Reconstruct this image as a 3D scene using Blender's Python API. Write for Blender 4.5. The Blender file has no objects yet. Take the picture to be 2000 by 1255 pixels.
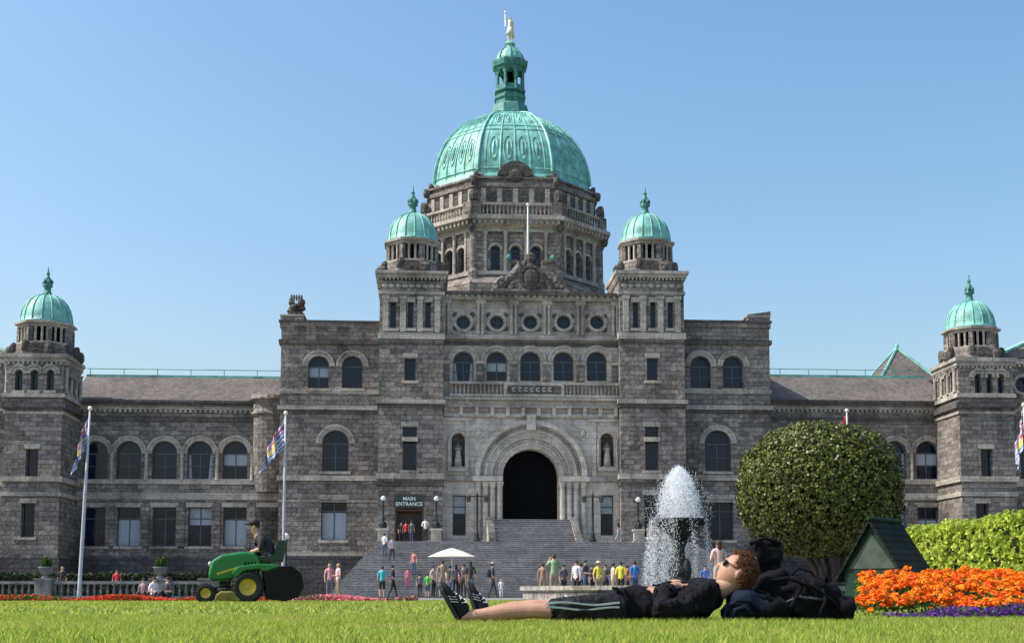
import bpy, math, random
import numpy as np
from mathutils import Vector, Matrix
from mathutils.geometry import tessellate_polygon
random.seed(7); rng=np.random.default_rng(7)
SC=bpy.context.scene; COL=SC.collection
R=math.radians; pi=math.pi
# ---------------- camera model ----------------
F=2500.; PIT=R(5.5); HY=1162.; PY0=HY-F*math.tan(PIT); CH=.15
CPT,SPT=math.cos(PIT),math.sin(PIT)
def ray(px,py): 
    a=PY0-py; return (px-1000., F*CPT-a*SPT, F*SPT+a*CPT)
def Wp(px,py,Y):
    r=ray(px,py); k=Y/r[1]; return Vector((r[0]*k,Y,CH+r[2]*k))
def Xg(px,Y): return Wp(px,1165,Y).x
BO=(1.47,100.); BA=R(3.8); bc,bs=math.cos(BA),math.sin(BA)
def L(px,py,w=0.):
    r=ray(px,py); cu=-BO[0]*bc-BO[1]*bs; cw=BO[0]*bs-BO[1]*bc
    ru=r[0]*bc+r[1]*bs; rw=-r[0]*bs+r[1]*bc; k=(w-cw)/rw
    return cu+k*ru, CH+k*r[2], k*F
def U(px,w=0.,py=850): return L(px,py,w)[0]
def Z(py,w=0.,px=1037): return L(px,py,w)[1]
# ---------------- materials ----------------
MC={}
def _new(name):
    m=bpy.data.materials.new(name); m.use_nodes=True
    nt=m.node_tree; b=nt.nodes['Principled BSDF']; return m,nt,b
def mat(name,col,rough=.7,metal=0.,var=.15,scale=3.,bump=0.,bscale=25.,spec=.5):
    if name in MC: return MC[name]
    m,nt,b=_new(name); N=nt.nodes.new; K=nt.links.new
    tc=N('ShaderNodeTexCoord'); no=N('ShaderNodeTexNoise'); no.inputs['Scale'].default_value=scale; no.inputs['Detail'].default_value=6
    K(tc.outputs['Object'],no.inputs['Vector'])
    cr=N('ShaderNodeValToRGB'); e=cr.color_ramp.elements
    e[0].position=.3; e[1].position=.7
    e[0].color=tuple(min(1,c*(1-var)) for c in col)+(1,); e[1].color=tuple(min(1,c*(1+var)) for c in col)+(1,)
    K(no.outputs['Fac'],cr.inputs['Fac']); K(cr.outputs['Color'],b.inputs['Base Color'])
    b.inputs['Roughness'].default_value=rough; b.inputs['Metallic'].default_value=metal
    b.inputs['Specular IOR Level'].default_value=spec
    if bump:
        n2=N('ShaderNodeTexNoise'); n2.inputs['Scale'].default_value=bscale; n2.inputs['Detail'].default_value=5
        K(tc.outputs['Object'],n2.inputs['Vector'])
        bp=N('ShaderNodeBump'); bp.inputs['Strength'].default_value=1; bp.inputs['Distance'].default_value=bump
        K(n2.outputs['Fac'],bp.inputs['Height']); K(bp.outputs['Normal'],b.inputs['Normal'])
    MC[name]=m; return m
def stone(name,c1,c2,bw=.85,rh=.37,bump=.04,stain=.75,mort=.014,dark=(.035,.03,.027),mot=.3):
    m,nt,b=_new(name); N=nt.nodes.new; K=nt.links.new
    uv=N('ShaderNodeUVMap'); br=N('ShaderNodeTexBrick'); K(uv.outputs['UV'],br.inputs['Vector'])
    br.inputs['Scale'].default_value=1; br.inputs['Brick Width'].default_value=bw; br.inputs['Row Height'].default_value=rh
    br.inputs['Mortar Size'].default_value=mort; br.inputs['Mortar Smooth'].default_value=.3; br.offset=.5; br.inputs['Bias'].default_value=0
    br.inputs['Color1'].default_value=c1+(1,); br.inputs['Color2'].default_value=c2+(1,)
    br.inputs['Mortar'].default_value=tuple(.35*x for x in c1)+(1,)
    tc=N('ShaderNodeTexCoord'); mp=N('ShaderNodeMapping'); mp.inputs['Scale'].default_value=(.7,.7,.5); K(tc.outputs['Object'],mp.inputs['Vector'])
    n1=N('ShaderNodeTexNoise'); n1.inputs['Scale'].default_value=.5; n1.inputs['Detail'].default_value=10; n1.inputs['Roughness'].default_value=.7; K(mp.outputs['Vector'],n1.inputs['Vector'])
    r1=N('ShaderNodeValToRGB'); r1.color_ramp.elements[0].position=.46; r1.color_ramp.elements[1].position=.7
    r1.color_ramp.elements[0].color=(0,0,0,1); r1.color_ramp.elements[1].color=(stain,)*3+(1,)
    K(n1.outputs['Fac'],r1.inputs['Fac'])
    mx=N('ShaderNodeMixRGB'); K(r1.outputs['Color'],mx.inputs['Fac']); K(br.outputs['Color'],mx.inputs['Color1']); mx.inputs['Color2'].default_value=dark+(1,)
    n2=N('ShaderNodeTexNoise'); n2.inputs['Scale'].default_value=4.5; n2.inputs['Detail'].default_value=8; K(tc.outputs['Object'],n2.inputs['Vector'])
    r2=N('ShaderNodeValToRGB'); r2.color_ramp.elements[0].position=.33; r2.color_ramp.elements[1].position=.67
    r2.color_ramp.elements[0].color=(1-mot,1-mot,1-mot,1); r2.color_ramp.elements[1].color=(1+mot,1+mot*.95,1+mot*.85,1); K(n2.outputs['Fac'],r2.inputs['Fac'])
    m2=N('ShaderNodeMixRGB'); m2.blend_type='MULTIPLY'; m2.inputs['Fac'].default_value=1; K(mx.outputs['Color'],m2.inputs['Color1']); K(r2.outputs['Color'],m2.inputs['Color2'])
    K(m2.outputs['Color'],b.inputs['Base Color']); b.inputs['Roughness'].default_value=.9; b.inputs['Specular IOR Level'].default_value=.2
    ma=N('ShaderNodeMath'); ma.operation='MULTIPLY_ADD'; K(br.outputs['Fac'],ma.inputs[0]); ma.inputs[1].default_value=-.6; K(n2.outputs['Fac'],ma.inputs[2])
    bp=N('ShaderNodeBump'); bp.inputs['Distance'].default_value=bump; bp.inputs['Strength'].default_value=1; K(ma.outputs[0],bp.inputs['Height']); K(bp.outputs['Normal'],b.inputs['Normal'])
    return m
def leafmat(name,c1,c2,tr=.35,rough=.6,patch=None):
    m=bpy.data.materials.new(name); m.use_nodes=True; nt=m.node_tree; nt.nodes.clear(); N=nt.nodes.new; K=nt.links.new
    g=N('ShaderNodeNewGeometry'); cr=N('ShaderNodeValToRGB'); cr.color_ramp.elements[0].color=c1+(1,); cr.color_ramp.elements[1].color=c2+(1,)
    K(g.outputs['Random Per Island'],cr.inputs['Fac']); out=cr.outputs['Color']
    if patch:
        tc=N('ShaderNodeTexCoord'); no=N('ShaderNodeTexNoise'); no.inputs['Scale'].default_value=1.1; no.inputs['Detail'].default_value=5; K(tc.outputs['Object'],no.inputs['Vector'])
        r=N('ShaderNodeValToRGB'); r.color_ramp.elements[0].position=.5; r.color_ramp.elements[1].position=.68; r.color_ramp.elements[1].color=(.75,.75,.75,1); K(no.outputs['Fac'],r.inputs['Fac'])
        mxc=N('ShaderNodeMixRGB'); K(r.outputs['Color'],mxc.inputs['Fac']); K(out,mxc.inputs['Color1']); mxc.inputs['Color2'].default_value=patch+(1,); out=mxc.outputs['Color']
    d=N('ShaderNodeBsdfPrincipled'); d.inputs['Roughness'].default_value=rough; d.inputs['Specular IOR Level'].default_value=.3; t=N('ShaderNodeBsdfTranslucent'); mx=N('ShaderNodeMixShader'); mx.inputs[0].default_value=tr
    K(out,d.inputs['Base Color']); K(out,t.inputs['Color']); K(d.outputs[0],mx.inputs[1]); K(t.outputs[0],mx.inputs[2])
    o=N('ShaderNodeOutputMaterial'); K(mx.outputs[0],o.inputs['Surface']); return m
STONE=stone('rock_faced_stone',(.33,.295,.265),(.165,.148,.137),bump=.08)
TRIM=stone('dressed_stone',(.52,.475,.415),(.38,.35,.31),bw=1.3,rh=.6,bump=.02,stain=.75,mort=.01,mot=.2)
PORT=stone('portal_stone',(.66,.60,.525),(.50,.455,.40),bw=1.1,rh=.5,bump=.015,stain=.5,mort=.01,mot=.16)
DARKST=stone('weathered_stone',(.15,.135,.125),(.10,.09,.085),bump=.04)
PLINTH=stone('shade_toned_plinth',(.12,.115,.115),(.085,.08,.08),bump=.05)  # plinth coloured dark to carry the shade along the building's base
STEP=stone('stair_stone',(.26,.255,.25),(.20,.197,.197),bw=1.8,rh=.17,bump=.01,stain=.5)
SLATE=stone('slate_roof',(.16,.14,.13),(.11,.098,.092),bw=.35,rh=.22,bump=.015,stain=.5,mort=.008,dark=(.24,.21,.19))
COPPER=mat('verdigris_copper',(.19,.46,.39),.5,0,.38,1.3,.02,6)
COPD=mat('dark_verdigris',(.055,.21,.18),.6,0,.4,2.5,.02,8)
GLASS=mat('window_glass',(.006,.014,.035),.05,0,.5,.6,.012,1.2,spec=.4)
FRAME=mat('window_frame_paint',(.08,.10,.11),.5)
BLIND=mat('window_blind',(.36,.40,.45),.5,var=.1)
BLACK=mat('black_iron',(.015,.015,.018),.4)
WHITE=mat('white_paint',(.75,.75,.72),.5,var=.05)
VOID=mat('dark_interior',(.006,.006,.008),.95,spec=.1)
GOLD=mat('gilded_statue',(.88,.82,.62),.4,.1,.1)
# ---------------- mesh builder ----------------
class MB:
    def __init__(s): s.v=[];s.f=[];s.m=[]
    def face(s,p,mi=0):
        b=len(s.v); s.v+= [tuple(q) for q in p]; s.f.append(tuple(range(b,b+len(p)))); s.m.append(mi)
    def mesh(s,vs,fs,mi=0):
        b=len(s.v); s.v+=[tuple(q) for q in vs]; s.f+=[tuple(b+i for i in f) for f in fs]; s.m+=[mi]*len(fs)
    def obox(s,o,d,s0,s1,n0,n1,z0,z1,mi=0):
        nx,ny=d[1],-d[0]
        def P(a,n,z): return (o[0]+a*d[0]+n*nx,o[1]+a*d[1]+n*ny,z)
        v=[P(s0,n0,z0),P(s1,n0,z0),P(s1,n1,z0),P(s0,n1,z0),P(s0,n0,z1),P(s1,n0,z1),P(s1,n1,z1),P(s0,n1,z1)]
        s.mesh(v,[(0,1,2,3),(7,6,5,4),(0,4,5,1),(1,5,6,2),(2,6,7,3),(3,7,4,0)],mi)
    def box(s,x0,x1,y0,y1,z0,z1,mi=0):
        v=[(x0,y0,z0),(x1,y0,z0),(x1,y1,z0),(x0,y1,z0),(x0,y0,z1),(x1,y0,z1),(x1,y1,z1),(x0,y1,z1)]
        s.mesh(v,[(3,2,1,0),(4,5,6,7),(0,1,5,4),(1,2,6,5),(2,3,7,6),(3,0,4,7)],mi)
    def lathe(s,cx,cy,prof,n=16,mi=0,angs=None,cap=True):
        A=[2*pi*i/n for i in range(n)] if angs is None else [R(a) for a in angs]; n=len(A)
        v=[(cx+r*math.cos(a),cy+r*math.sin(a),z) for r,z in prof for a in A]
        f=[(j*n+i,j*n+(i+1)%n,(j+1)*n+(i+1)%n,(j+1)*n+i) for j in range(len(prof)-1) for i in range(n)]
        if cap: f.append(tuple((len(prof)-1)*n+i for i in range(n))); f.append(tuple(reversed(range(n))))
        s.mesh(v,f,mi)
    def tube(s,pts,r,n=6,mi=0):
        pts=[Vector(p) for p in pts]; rings=[]
        for i,p in enumerate(pts):
            t=(pts[min(i+1,len(pts)-1)]-pts[max(i-1,0)]).normalized()
            a=t.cross(Vector((0,0,1))); 
            if a.length<.01: a=Vector((1,0,0))
            a.normalize(); b=t.cross(a); rr=r[i] if isinstance(r,(list,tuple)) else r
            rings.append([p+a*rr*math.cos(2*pi*k/n)+b*rr*math.sin(2*pi*k/n) for k in range(n)])
        v=[q for g in rings for q in g]
        f=[(j*n+i,j*n+(i+1)%n,(j+1)*n+(i+1)%n,(j+1)*n+i) for j in range(len(pts)-1) for i in range(n)]
        f+=[tuple(range(n)),tuple((len(pts)-1)*n+i for i in range(n))]
        s.mesh(v,f,mi)
    def ell(s,c,r,e=1.,n=12,mi=0,noise=0.,M=None):
        v=[];f=[];k=max(4,n//2+1)
        for j in range(k+1):
            ph=-pi/2+pi*j/k
            for i in range(n):
                th=2*pi*i/n
                g=lambda x:math.copysign(abs(x)**e,x)
                q=Vector((r[0]*g(math.cos(ph))*g(math.cos(th)),r[1]*g(math.cos(ph))*g(math.sin(th)),r[2]*g(math.sin(ph))))
                if noise and 0<j<k: q*=1+random.uniform(-noise,noise)
                if M is not None: q=M@q
                v.append(Vector(c)+q)
        for j in range(k):
            for i in range(n): f.append((j*n+i,j*n+(i+1)%n,(j+1)*n+(i+1)%n,(j+1)*n+i))
        s.mesh(v,f,mi)
    def extr(s,pts,y0,y1,mi=0):
        n=len(pts); v=[(x,y0,z) for x,z in pts]+[(x,y1,z) for x,z in pts]
        s.mesh(v,[tuple(range(n)),tuple(reversed(range(n,2*n)))]+[(i,i+n,(i+1)%n+n,(i+1)%n) for i in range(n)],mi)
    def ring(s,o,d,sc,zc,r0,r1,n0,n1,mi=0,a0=0,a1=180,n=16):
        nx,ny=d[1],-d[0]
        def P(a,r,k): return (o[0]+(sc+r*math.cos(a))*d[0]+k*nx,o[1]+(sc+r*math.cos(a))*d[1]+k*ny,zc+r*math.sin(a))
        v=[];f=[]
        for i in range(n+1):
            a=R(a0+(a1-a0)*i/n); v+=[P(a,r0,n0),P(a,r0,n1),P(a,r1,n1),P(a,r1,n0)]
        for i in range(n):
            b=4*i; c=b+4
            f+=[(b,b+1,c+1,c),(b+1,b+2,c+2,c+1),(b+2,b+3,c+3,c+2)]
        f+=[(0,1,2,3),(4*n+3,4*n+2,4*n+1,4*n)]
        s.mesh(v,f,mi)
    def _cut(s,P,s0,s1,z0,z1,holes,mi):
        if len(holes)>1:
            for lo,hi,ax in ((lambda h:h['z0'],lambda h:h['z1'],1),(lambda h:h['s']-h['w']/2,lambda h:h['s']+h['w']/2,0)):
                hs=sorted(holes,key=lo); mxv=hi(hs[0])
                for i in range(1,len(hs)):
                    if lo(hs[i])>mxv+.02:
                        c=(lo(hs[i])+mxv)/2
                        if ax: s._cut(P,s0,s1,z0,c,hs[:i],mi); s._cut(P,s0,s1,c,z1,hs[i:],mi)
                        else: s._cut(P,s0,c,z0,z1,hs[:i],mi); s._cut(P,c,s1,z0,z1,hs[i:],mi)
                        return
                    mxv=max(mxv,hi(hs[i]))
        loops=[[(s0,z0),(s1,z0),(s1,z1),(s0,z1)]]+[hloop(h) for h in holes]
        tri=tessellate_polygon([[Vector((a,b,0)) for a,b in l] for l in loops]); fl=[p for l in loops for p in l]
        fs=[]
        for t in tri:
            A,B,Cc=[fl[i] for i in t]; cr=(B[0]-A[0])*(Cc[1]-A[1])-(B[1]-A[1])*(Cc[0]-A[0])
            if abs(cr)<1e-9: continue
            fs.append(tuple(t) if cr>0 else (t[0],t[2],t[1]))
        s.mesh([P(*p) for p in fl],fs,mi)
    def panel(s,o,d,s0,s1,z0,z1,holes=(),mi=0,rmi=None):
        P=lambda a,z,k=0.: (o[0]+a*d[0]-k*d[1],o[1]+a*d[1]+k*d[0],z)
        s._cut(P,s0,s1,z0,z1,list(holes),mi)
        for h in holes:
            l=hloop(h); n=len(l)
            s.mesh([P(a,z) for a,z in l]+[P(a,z,h['d']) for a,z in l],[(i,(i+1)%n,(i+1)%n+n,i+n) for i in range(n)],mi if rmi is None else rmi)
    def balus(s,o,d,s0,s1,n,z0,z1,pitch=.35,mi=0,t=.28):
        h=z1-z0
        s.obox(o,d,s0,s1,n-t/2,n+t/2,z0,z0+h*.16,mi); s.obox(o,d,s0,s1,n-t/2-.03,n+t/2+.03,z1-h*.17,z1,mi)
        k=max(1,int((s1-s0)/pitch)); 
        for i in range(k):
            a=s0+(i+.5)*(s1-s0)/k; x=o[0]+a*d[0]+n*d[1]; y=o[1]+a*d[1]-n*d[0]
            r=pitch*.27
            s.lathe(x,y,[(r*.8,z0+h*.16),(r*.5,z0+h*.24),(r,z0+h*.4),(r*.55,z0+h*.65),(r*.8,z1-h*.17)],6,mi,cap=False)
    def obj(s,name,mats,parent=None,smooth=False,loc=(0,0,0),rot=0.,uv=True):
        me=bpy.data.meshes.new(name); me.from_pydata(s.v,[],s.f); 
        for m in mats: me.materials.append(m)
        me.polygons.foreach_set('material_index',s.m)
        if smooth: me.polygons.foreach_set('use_smooth',[True]*len(s.f))
        me.update()
        if uv:
            ul=me.uv_layers.new(name='UVMap'); dat=[0.]*(2*len(me.loops))
            for p in me.polygons:
                n=p.normal
                if abs(n.z)>.9: T=None
                else:
                    l=math.hypot(n.x,n.y); T=(-n.y/l,n.x/l)
                for li in p.loop_indices:
                    c=me.vertices[me.loops[li].vertex_index].co
                    if T: dat[2*li]=c.x*T[0]+c.y*T[1]; dat[2*li+1]=c.z
                    else: dat[2*li]=c.x; dat[2*li+1]=c.y
            ul.data.foreach_set('uv',dat)
        ob=bpy.data.objects.new(name,me); COL.objects.link(ob); ob.location=loc; ob.rotation_euler=(0,0,rot)
        if parent: ob.parent=parent
        return ob
def hloop(h):
    a,w=h['s'],h['w']/2; z0,z1=h['z0'],h['z1']
    if h['k']=='r': return [(a-w,z0),(a+w,z0),(a+w,z1),(a-w,z1)]
    if h['k']=='c':
        c=(z0+z1)/2; return [(a+w*math.cos(2*pi*i/20),c+w*math.sin(2*pi*i/20)) for i in range(20)]
    zs=z1-w; return [(a-w,z0),(a+w,z0)]+[(a+w*math.cos(pi*i/12),zs+w*math.sin(pi*i/12)) for i in range(13)]
def hp(k,px,pt,pb,wpx,w=0.,d=.5):
    u,z1,y=L(px,pt,w); z0=L(px,pb,w)[1]
    return dict(k=k,s=U(px,w,(pt+pb)/2),z0=z0,z1=z1,w=wpx*y/F,d=d)
def top(o,label,cat,group=None,kind=None):
    o['label']=label; o['category']=cat
    if group: o['group']=group
    if kind: o['kind']=kind
    return o
def empty(name,loc=(0,0,0),rot=0.,parent=None):
    e=bpy.data.objects.new(name,None); COL.objects.link(e); e.location=loc; e.rotation_euler=(0,0,rot); e.empty_display_size=.3
    if parent: e.parent=parent
    return e
# ---------------- skin figures ----------------
def skinmesh(name,nodes,edges,mats,sub=1,smooth=True):
    me=bpy.data.meshes.new(name+'_t'); me.from_pydata([tuple(n[0]) for n in nodes],[(e[0],e[1]) for e in edges],[])
    ob=bpy.data.objects.new(name+'_t',me); COL.objects.link(ob)
    ob.modifiers.new('s','SKIN'); sv=me.skin_vertices[0].data
    for i,n in enumerate(nodes):
        r=n[1]; sv[i].radius=r if isinstance(r,tuple) else (r,r); sv[i].use_root=(i==0)
    m=ob.modifiers.new('b','SUBSURF'); m.levels=sub; m.render_levels=sub
    dg=bpy.context.evaluated_depsgraph_get(); dg.update()
    r=bpy.data.meshes.new_from_object(ob.evaluated_get(dg)); r.name=name
    bpy.data.objects.remove(ob)
    r.materials.clear()
    for mm in mats: r.materials.append(mm)
    if len(mats)>1:
        c=np.array([tuple(p.center) for p in r.polygons]); best=np.full(len(c),1e9); idx=np.zeros(len(c),int)
        for e in edges:
            a=np.array(tuple(nodes[e[0]][0])); b=np.array(tuple(nodes[e[1]][0])); ab=b-a
            t=np.clip(((c-a)@ab)/max(1e-9,ab@ab),0,1); d=np.linalg.norm(c-(a+t[:,None]*ab),axis=1)
            k=d<best; best[k]=d[k]; idx[k]=e[2]
        r.polygons.foreach_set('material_index',idx.astype(int).tolist())
    r.polygons.foreach_set('use_smooth',[smooth]*len(r.polygons)); r.update()
    return r
def linkme(name,me,parent=None,loc=(0,0,0),rot=0.):
    o=bpy.data.objects.new(name,me); COL.objects.link(o); o.location=loc; o.rotation_euler=(0,0,rot)
    if parent: o.parent=parent
    return o
def body_nodes(H,pose='stand',shorts=False):
    J=dict(pel=(0,0,.53,.074),wai=(0,0,.61,.064),che=(0,0,.73,.078),nb=(0,.005,.815,.045),nk=(0,0,.86,.028),hd=(0,-.01,.905,.052),ht=(0,-.004,.955,.042))
    for sd,x in (('l',1),('r',-1)):
        J['sh'+sd]=(x*.1,0,.80,.038); J['el'+sd]=(x*.13,.02,.64,.026); J['wr'+sd]=(x*.135,-.03,.50,.018); J['ha'+sd]=(x*.13,-.045,.445,.018)
        J['hi'+sd]=(x*.05,0,.49,.054); J['kn'+sd]=(x*.055,-.01,.285,.036); J['an'+sd]=(x*.055,.01,.045,.022); J['to'+sd]=(x*.065,-.08,.022,.02)
    def setj(k,*p): J[k]=tuple(p)+(J[k][3],)
    if pose=='walk':
        setj('knl',.05,-.07,.29); setj('anl',.05,-.12,.05); setj('tol',.05,-.2,.035); setj('knr',-.05,.03,.285); setj('anr',-.05,.14,.08); setj('tor',-.05,.08,.025)
        setj('wrl',.13,.06,.5); setj('hal',.13,.07,.45); setj('wrr',-.12,-.11,.52); setj('har',-.11,-.14,.48)
    if pose=='photo':
        for k,x in (('l',1),('r',-1)): setj('el'+k,x*.15,-.08,.72); setj('wr'+k,x*.06,-.13,.87); setj('ha'+k,x*.03,-.13,.92)
    if pose=='hold':
        for k,x in (('l',1),('r',-1)): setj('el'+k,x*.14,.0,.65); setj('wr'+k,x*.08,-.14,.63); setj('ha'+k,x*.05,-.18,.65)
    if pose=='raise':
        setj('elr',-.16,-.02,.9); setj('wrr',-.17,-.03,1.03); setj('har',-.17,-.03,1.08)
    if pose=='ground':
        for k in J:
            a=J[k]; J[k]=(a[0],a[1],a[2]-.46,a[3])
        for k,x in (('l',1),('r',-1)): setj('hi'+k,x*.05,0,.06); setj('kn'+k,x*.08,-.2,.2); setj('an'+k,x*.07,-.36,.04); setj('to'+k,x*.08,-.44,.025); setj('wr'+k,x*.08,-.15,.18); setj('ha'+k,x*.05,-.2,.2)
    order=list(J); I={k:i for i,k in enumerate(order)}
    nodes=[(Vector(J[k][:3])*H,J[k][3]*H) for k in order]
    E=[('pel','wai',1),('wai','che',1),('che','nb',1),('nb','nk',0),('nk','hd',0),('hd','ht',0)]
    for k in 'lr': E+=[('nb','sh'+k,1),('sh'+k,'el'+k,1),('el'+k,'wr'+k,0),('wr'+k,'ha'+k,0),('pel','hi'+k,2),('hi'+k,'kn'+k,2),('kn'+k,'an'+k,0 if shorts else 2),('an'+k,'to'+k,3)]
    return nodes,[(I[a],I[b],c) for a,b,c in E],J
def cm(tag,c,r=.8): return mat('%s_%02d%02d%02d'%(tag,int(c[0]*99),int(c[1]*99),int(c[2]*99)),c,r,var=.15,scale=6,bump=.006,bscale=18)
SKIN=mat('skin',(.50,.29,.20),.55,var=.08,scale=9); SHOE=mat('dark_shoe',(.03,.03,.03),.5)
def person(x,y,z,H,yaw,pose,shirt,pants,hair,label,shorts=False,hat=None,long=False,pack=None):
    nd,ed,J=body_nodes(H,pose,shorts)
    me=skinmesh('person',nd,ed,[SKIN,cm('cloth',shirt),cm('cloth',pants),SHOE],1)
    o=linkme('person',me,loc=(x,y,z),rot=R(yaw)); top(o,label,'person')
    h=J['hd']; c=Vector(h[:3])*H
    b=MB(); b.ell(c+Vector((0,.014,.024))*H,(.05*H,.056*H,.052*H),1,10)
    if long: b.ell(c+Vector((0,.035,-.05))*H,(.045*H,.03*H,.085*H),1,10)
    b.obj('hair',[cm('hair',hair)],o,True,uv=False)
    if hat:
        b=MB(); cc=c+Vector((0,.0,.045))*H; b.lathe(cc.x,cc.y,[(.085*H,cc.z),(.086*H,cc.z+.006),(.054*H,cc.z+.01),(.05*H,cc.z+.05*H),(.02*H,cc.z+.062*H)],12)
        b.obj('hat',[cm('cloth',hat)],o,True,uv=False)
    if pack:
        b=MB(); b.ell(Vector((0,.11,.70))*H,(.085*H,.06*H,.12*H),.6,12); b.obj('backpack',[cm('cloth',pack)],o,True,uv=False)
    return o
# ================= BUILDING =================
PB=empty('parliament_building',(BO[0],BO[1],0),BA)
top(PB,'grey stone domed parliament building with copper green domes','building')
BM=[STONE,TRIM,DARKST,PORT,PLINTH,VOID]
WC={}
def winmesh(k,w,h,st):
    key=(k,round(w,1),round(h,1),st)
    if key in WC: return WC[key]
    b=MB(); hl=hloop(dict(k=k,s=0,z0=0,z1=h,w=w)); b.face([(a,0,z) for a,z in hl],0)
    t=.07
    bar=lambda x0,x1,z0,z1,y=-.06: b.box(x0,x1,y,-.004,z0,z1,1)
    if k=='c':
        b.ring((0,0),(1,0),0,h/2,w/2-t,w/2,0,.06,1,0,360,20); bar(-.03,.03,t,h-t); bar(-w/2+t,w/2-t,h/2-.03,h/2+.03,-.055)
    else:
        zs=h-w/2 if k=='a' else h
        bar(-w/2,-w/2+t,0,zs); bar(w/2-t,w/2,0,zs); bar(-w/2+t,w/2-t,0,t)
        if k=='a': b.ring((0,0),(1,0),0,zs,w/2-t,w/2,0,.06,1); bar(-w/2+t,w/2-t,zs-.05,zs+.05,-.065)
        else: bar(-w/2+t,w/2-t,h-t,h)
        if st!='s':
            if w>1.1: bar(-.04,.04,t,zs-.05,-.058)
            if k=='r' and h>1.8: bar(-w/2+t,w/2-t,h*.7,h*.7+.08,-.065)
            if k=='a': bar(-w/2+t,w/2-t,zs*.5,zs*.5+.05,-.05)
        if st=='b': b.face([(-w/2+t,-.01,t),(w/2-t,-.01,t),(w/2-t,-.01,zs*.68),(-w/2+t,-.01,zs*.68)],2)
        if st=='u': b.face([(-w/2+t,-.01,zs*.55),(w/2-t,-.01,zs*.55),(w/2-t,-.01,zs-.06),(-w/2+t,-.01,zs-.06)],2)
        if st=='c':
            b.face([(-w/2+t,-.01,t),(-w/2+t+.28,-.01,t),(-w/2+t+.14,-.01,zs-.06),(-w/2+t,-.01,zs-.06)],2)
            b.face([(w/2-t-.28,-.01,t),(w/2-t,-.01,t),(w/2-t,-.01,zs-.06),(w/2-t-.14,-.01,zs-.06)],2)
    o=b.obj('window',[GLASS,FRAME,BLIND],uv=False); me=o.data; bpy.data.objects.remove(o); WC[key]=me; return me
def put(o,d,h,st='n',parent=None):
    x=o[0]+h['s']*d[0]-h['d']*d[1]; y=o[1]+h['s']*d[1]+h['d']*d[0]
    return linkme('window',winmesh(h['k'],h['w'],h['z1']-h['z0'],st),parent or PB,(x,y,h['z0']),math.atan2(d[1],d[0]))
def trimwin(b,o,d,h,mi=1):
    w=h['w']/2
    if h['k']=='a':
        zs=h['z1']-w; b.ring(o,d,h['s'],zs,w+.03,w+.3,-.02,.07,mi); b.ring(o,d,h['s'],zs,w+.3,w+.48,-.02,.14,mi)
    elif h['k']=='c': b.ring(o,d,h['s'],(h['z0']+h['z1'])/2,w+.02,w+.25,-.02,.1,mi,0,360,20)
    else: b.obox(o,d,h['s']-w-.15,h['s']+w+.15,-.02,.08,h['z1']+.01,h['z1']+.38,mi)
    if h['k']!='c': b.obox(o,d,h['s']-w-.2,h['s']+w+.2,-.02,.14,h['z0']-.22,h['z0']-.005,mi)
def block(b,u0,u1,w0,w1,z0,z1,front=(),left=(),right=(),mi=0,st=(),trim=True,parent=None):
    fo,fd=(0,w0),(1,0); lo,ld=(u0,0),(0,-1); ro,rd=(u1,0),(0,1)
    b.panel(fo,fd,u0,u1,z0,z1,front,mi); b.panel(ro,rd,w0,w1,z0,z1,right,mi); b.panel(lo,ld,-w1,-w0,z0,z1,left,mi)
    b.face([(u0,w0,z1),(u1,w0,z1),(u1,w1,z1),(u0,w1,z1)],mi); b.face([(u1,w1,z0),(u0,w1,z0),(u0,w1,z1),(u1,w1,z1)],mi)
    for i,h in enumerate(front):
        s=st[i] if i<len(st) else 'n'
        if s!='x': put(fo,fd,h,s,parent)
        if trim and s!='x': trimwin(b,fo,fd,h)
    for hs,o,d in ((left,lo,ld),(right,ro,rd)):
        for h in hs: put(o,d,h,'n',parent); trimwin(b,o,d,h)
def band(b,u0,u1,w0,w1,z0,z1,e,mi=1,dent=0):
    b.box(u0-e,u1+e,w0-e,w1+e*.5,z0,z1,mi)
    if dent:
        n=int((u1-u0)/dent)
        for i in range(n):
            a=u0+(i+.5)*(u1-u0)/n; b.box(a-dent*.27,a+dent*.27,w0-e*.75,w0+.01,z0-dent*.55,z0+.003,mi)
        n=int((min(w1,w0+8)-w0)/dent)
        for i in range(n):
            a=w0+(i+.5)*dent
            b.box(u0-e*.75,u0+.01,a-dent*.27,a+dent*.27,z0-dent*.55,z0+.003,mi); b.box(u1-.01,u1+e*.75,a-dent*.27,a+dent*.27,z0-dent*.55,z0+.003,mi)
# ---- central block
b=MB(); hw=7.35
occ=[905,970.5,1036,1101,1166]
H1=[hp('c',p,615,643,27) for p in occ]
H2=[hp('a',p,686,744,40) for p in occ]
zfl=Z(1015); zar=Z(930)
arch=dict(k='a',s=0,z0=zfl,z1=zar+2.2,w=4.4,d=1.3)
nic=[hp('a',895,845,912,26,d=.5),hp('a',1186,845,912,26,d=.5)]
gw=[hp('r',897,966,1045,26),hp('r',1186,966,1045,26)]
zt=Z(578); zmid=Z(795)
b.panel((0,0),(1,0),-hw,hw,zmid,zt,H1+H2,1)
b.panel((0,0),(1,0),-hw,hw,0,zmid,[arch]+nic+gw,3)
for h,s in zip(H1+H2,'nnnnn'+'cunnn'): put((0,0),(1,0),h,s); trimwin(b,(0,0),(1,0),h)
for h in gw: put((0,0),(1,0),h,'u')
b.panel((hw,0),(0,1),0,14,0,zt); b.panel((-hw,0),(0,-1),-14,0,0,zt)
b.face([(-hw,0,zt),(hw,0,zt),(hw,16,zt),(-hw,16,zt)],1)
b.face([(-2.21,1.28,zfl),(2.21,1.28,zfl),(2.21,1.28,zar+2.21),(-2.21,1.28,zar+2.21)],5)  # near-black sheet standing in for the shade inside the arch
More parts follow.
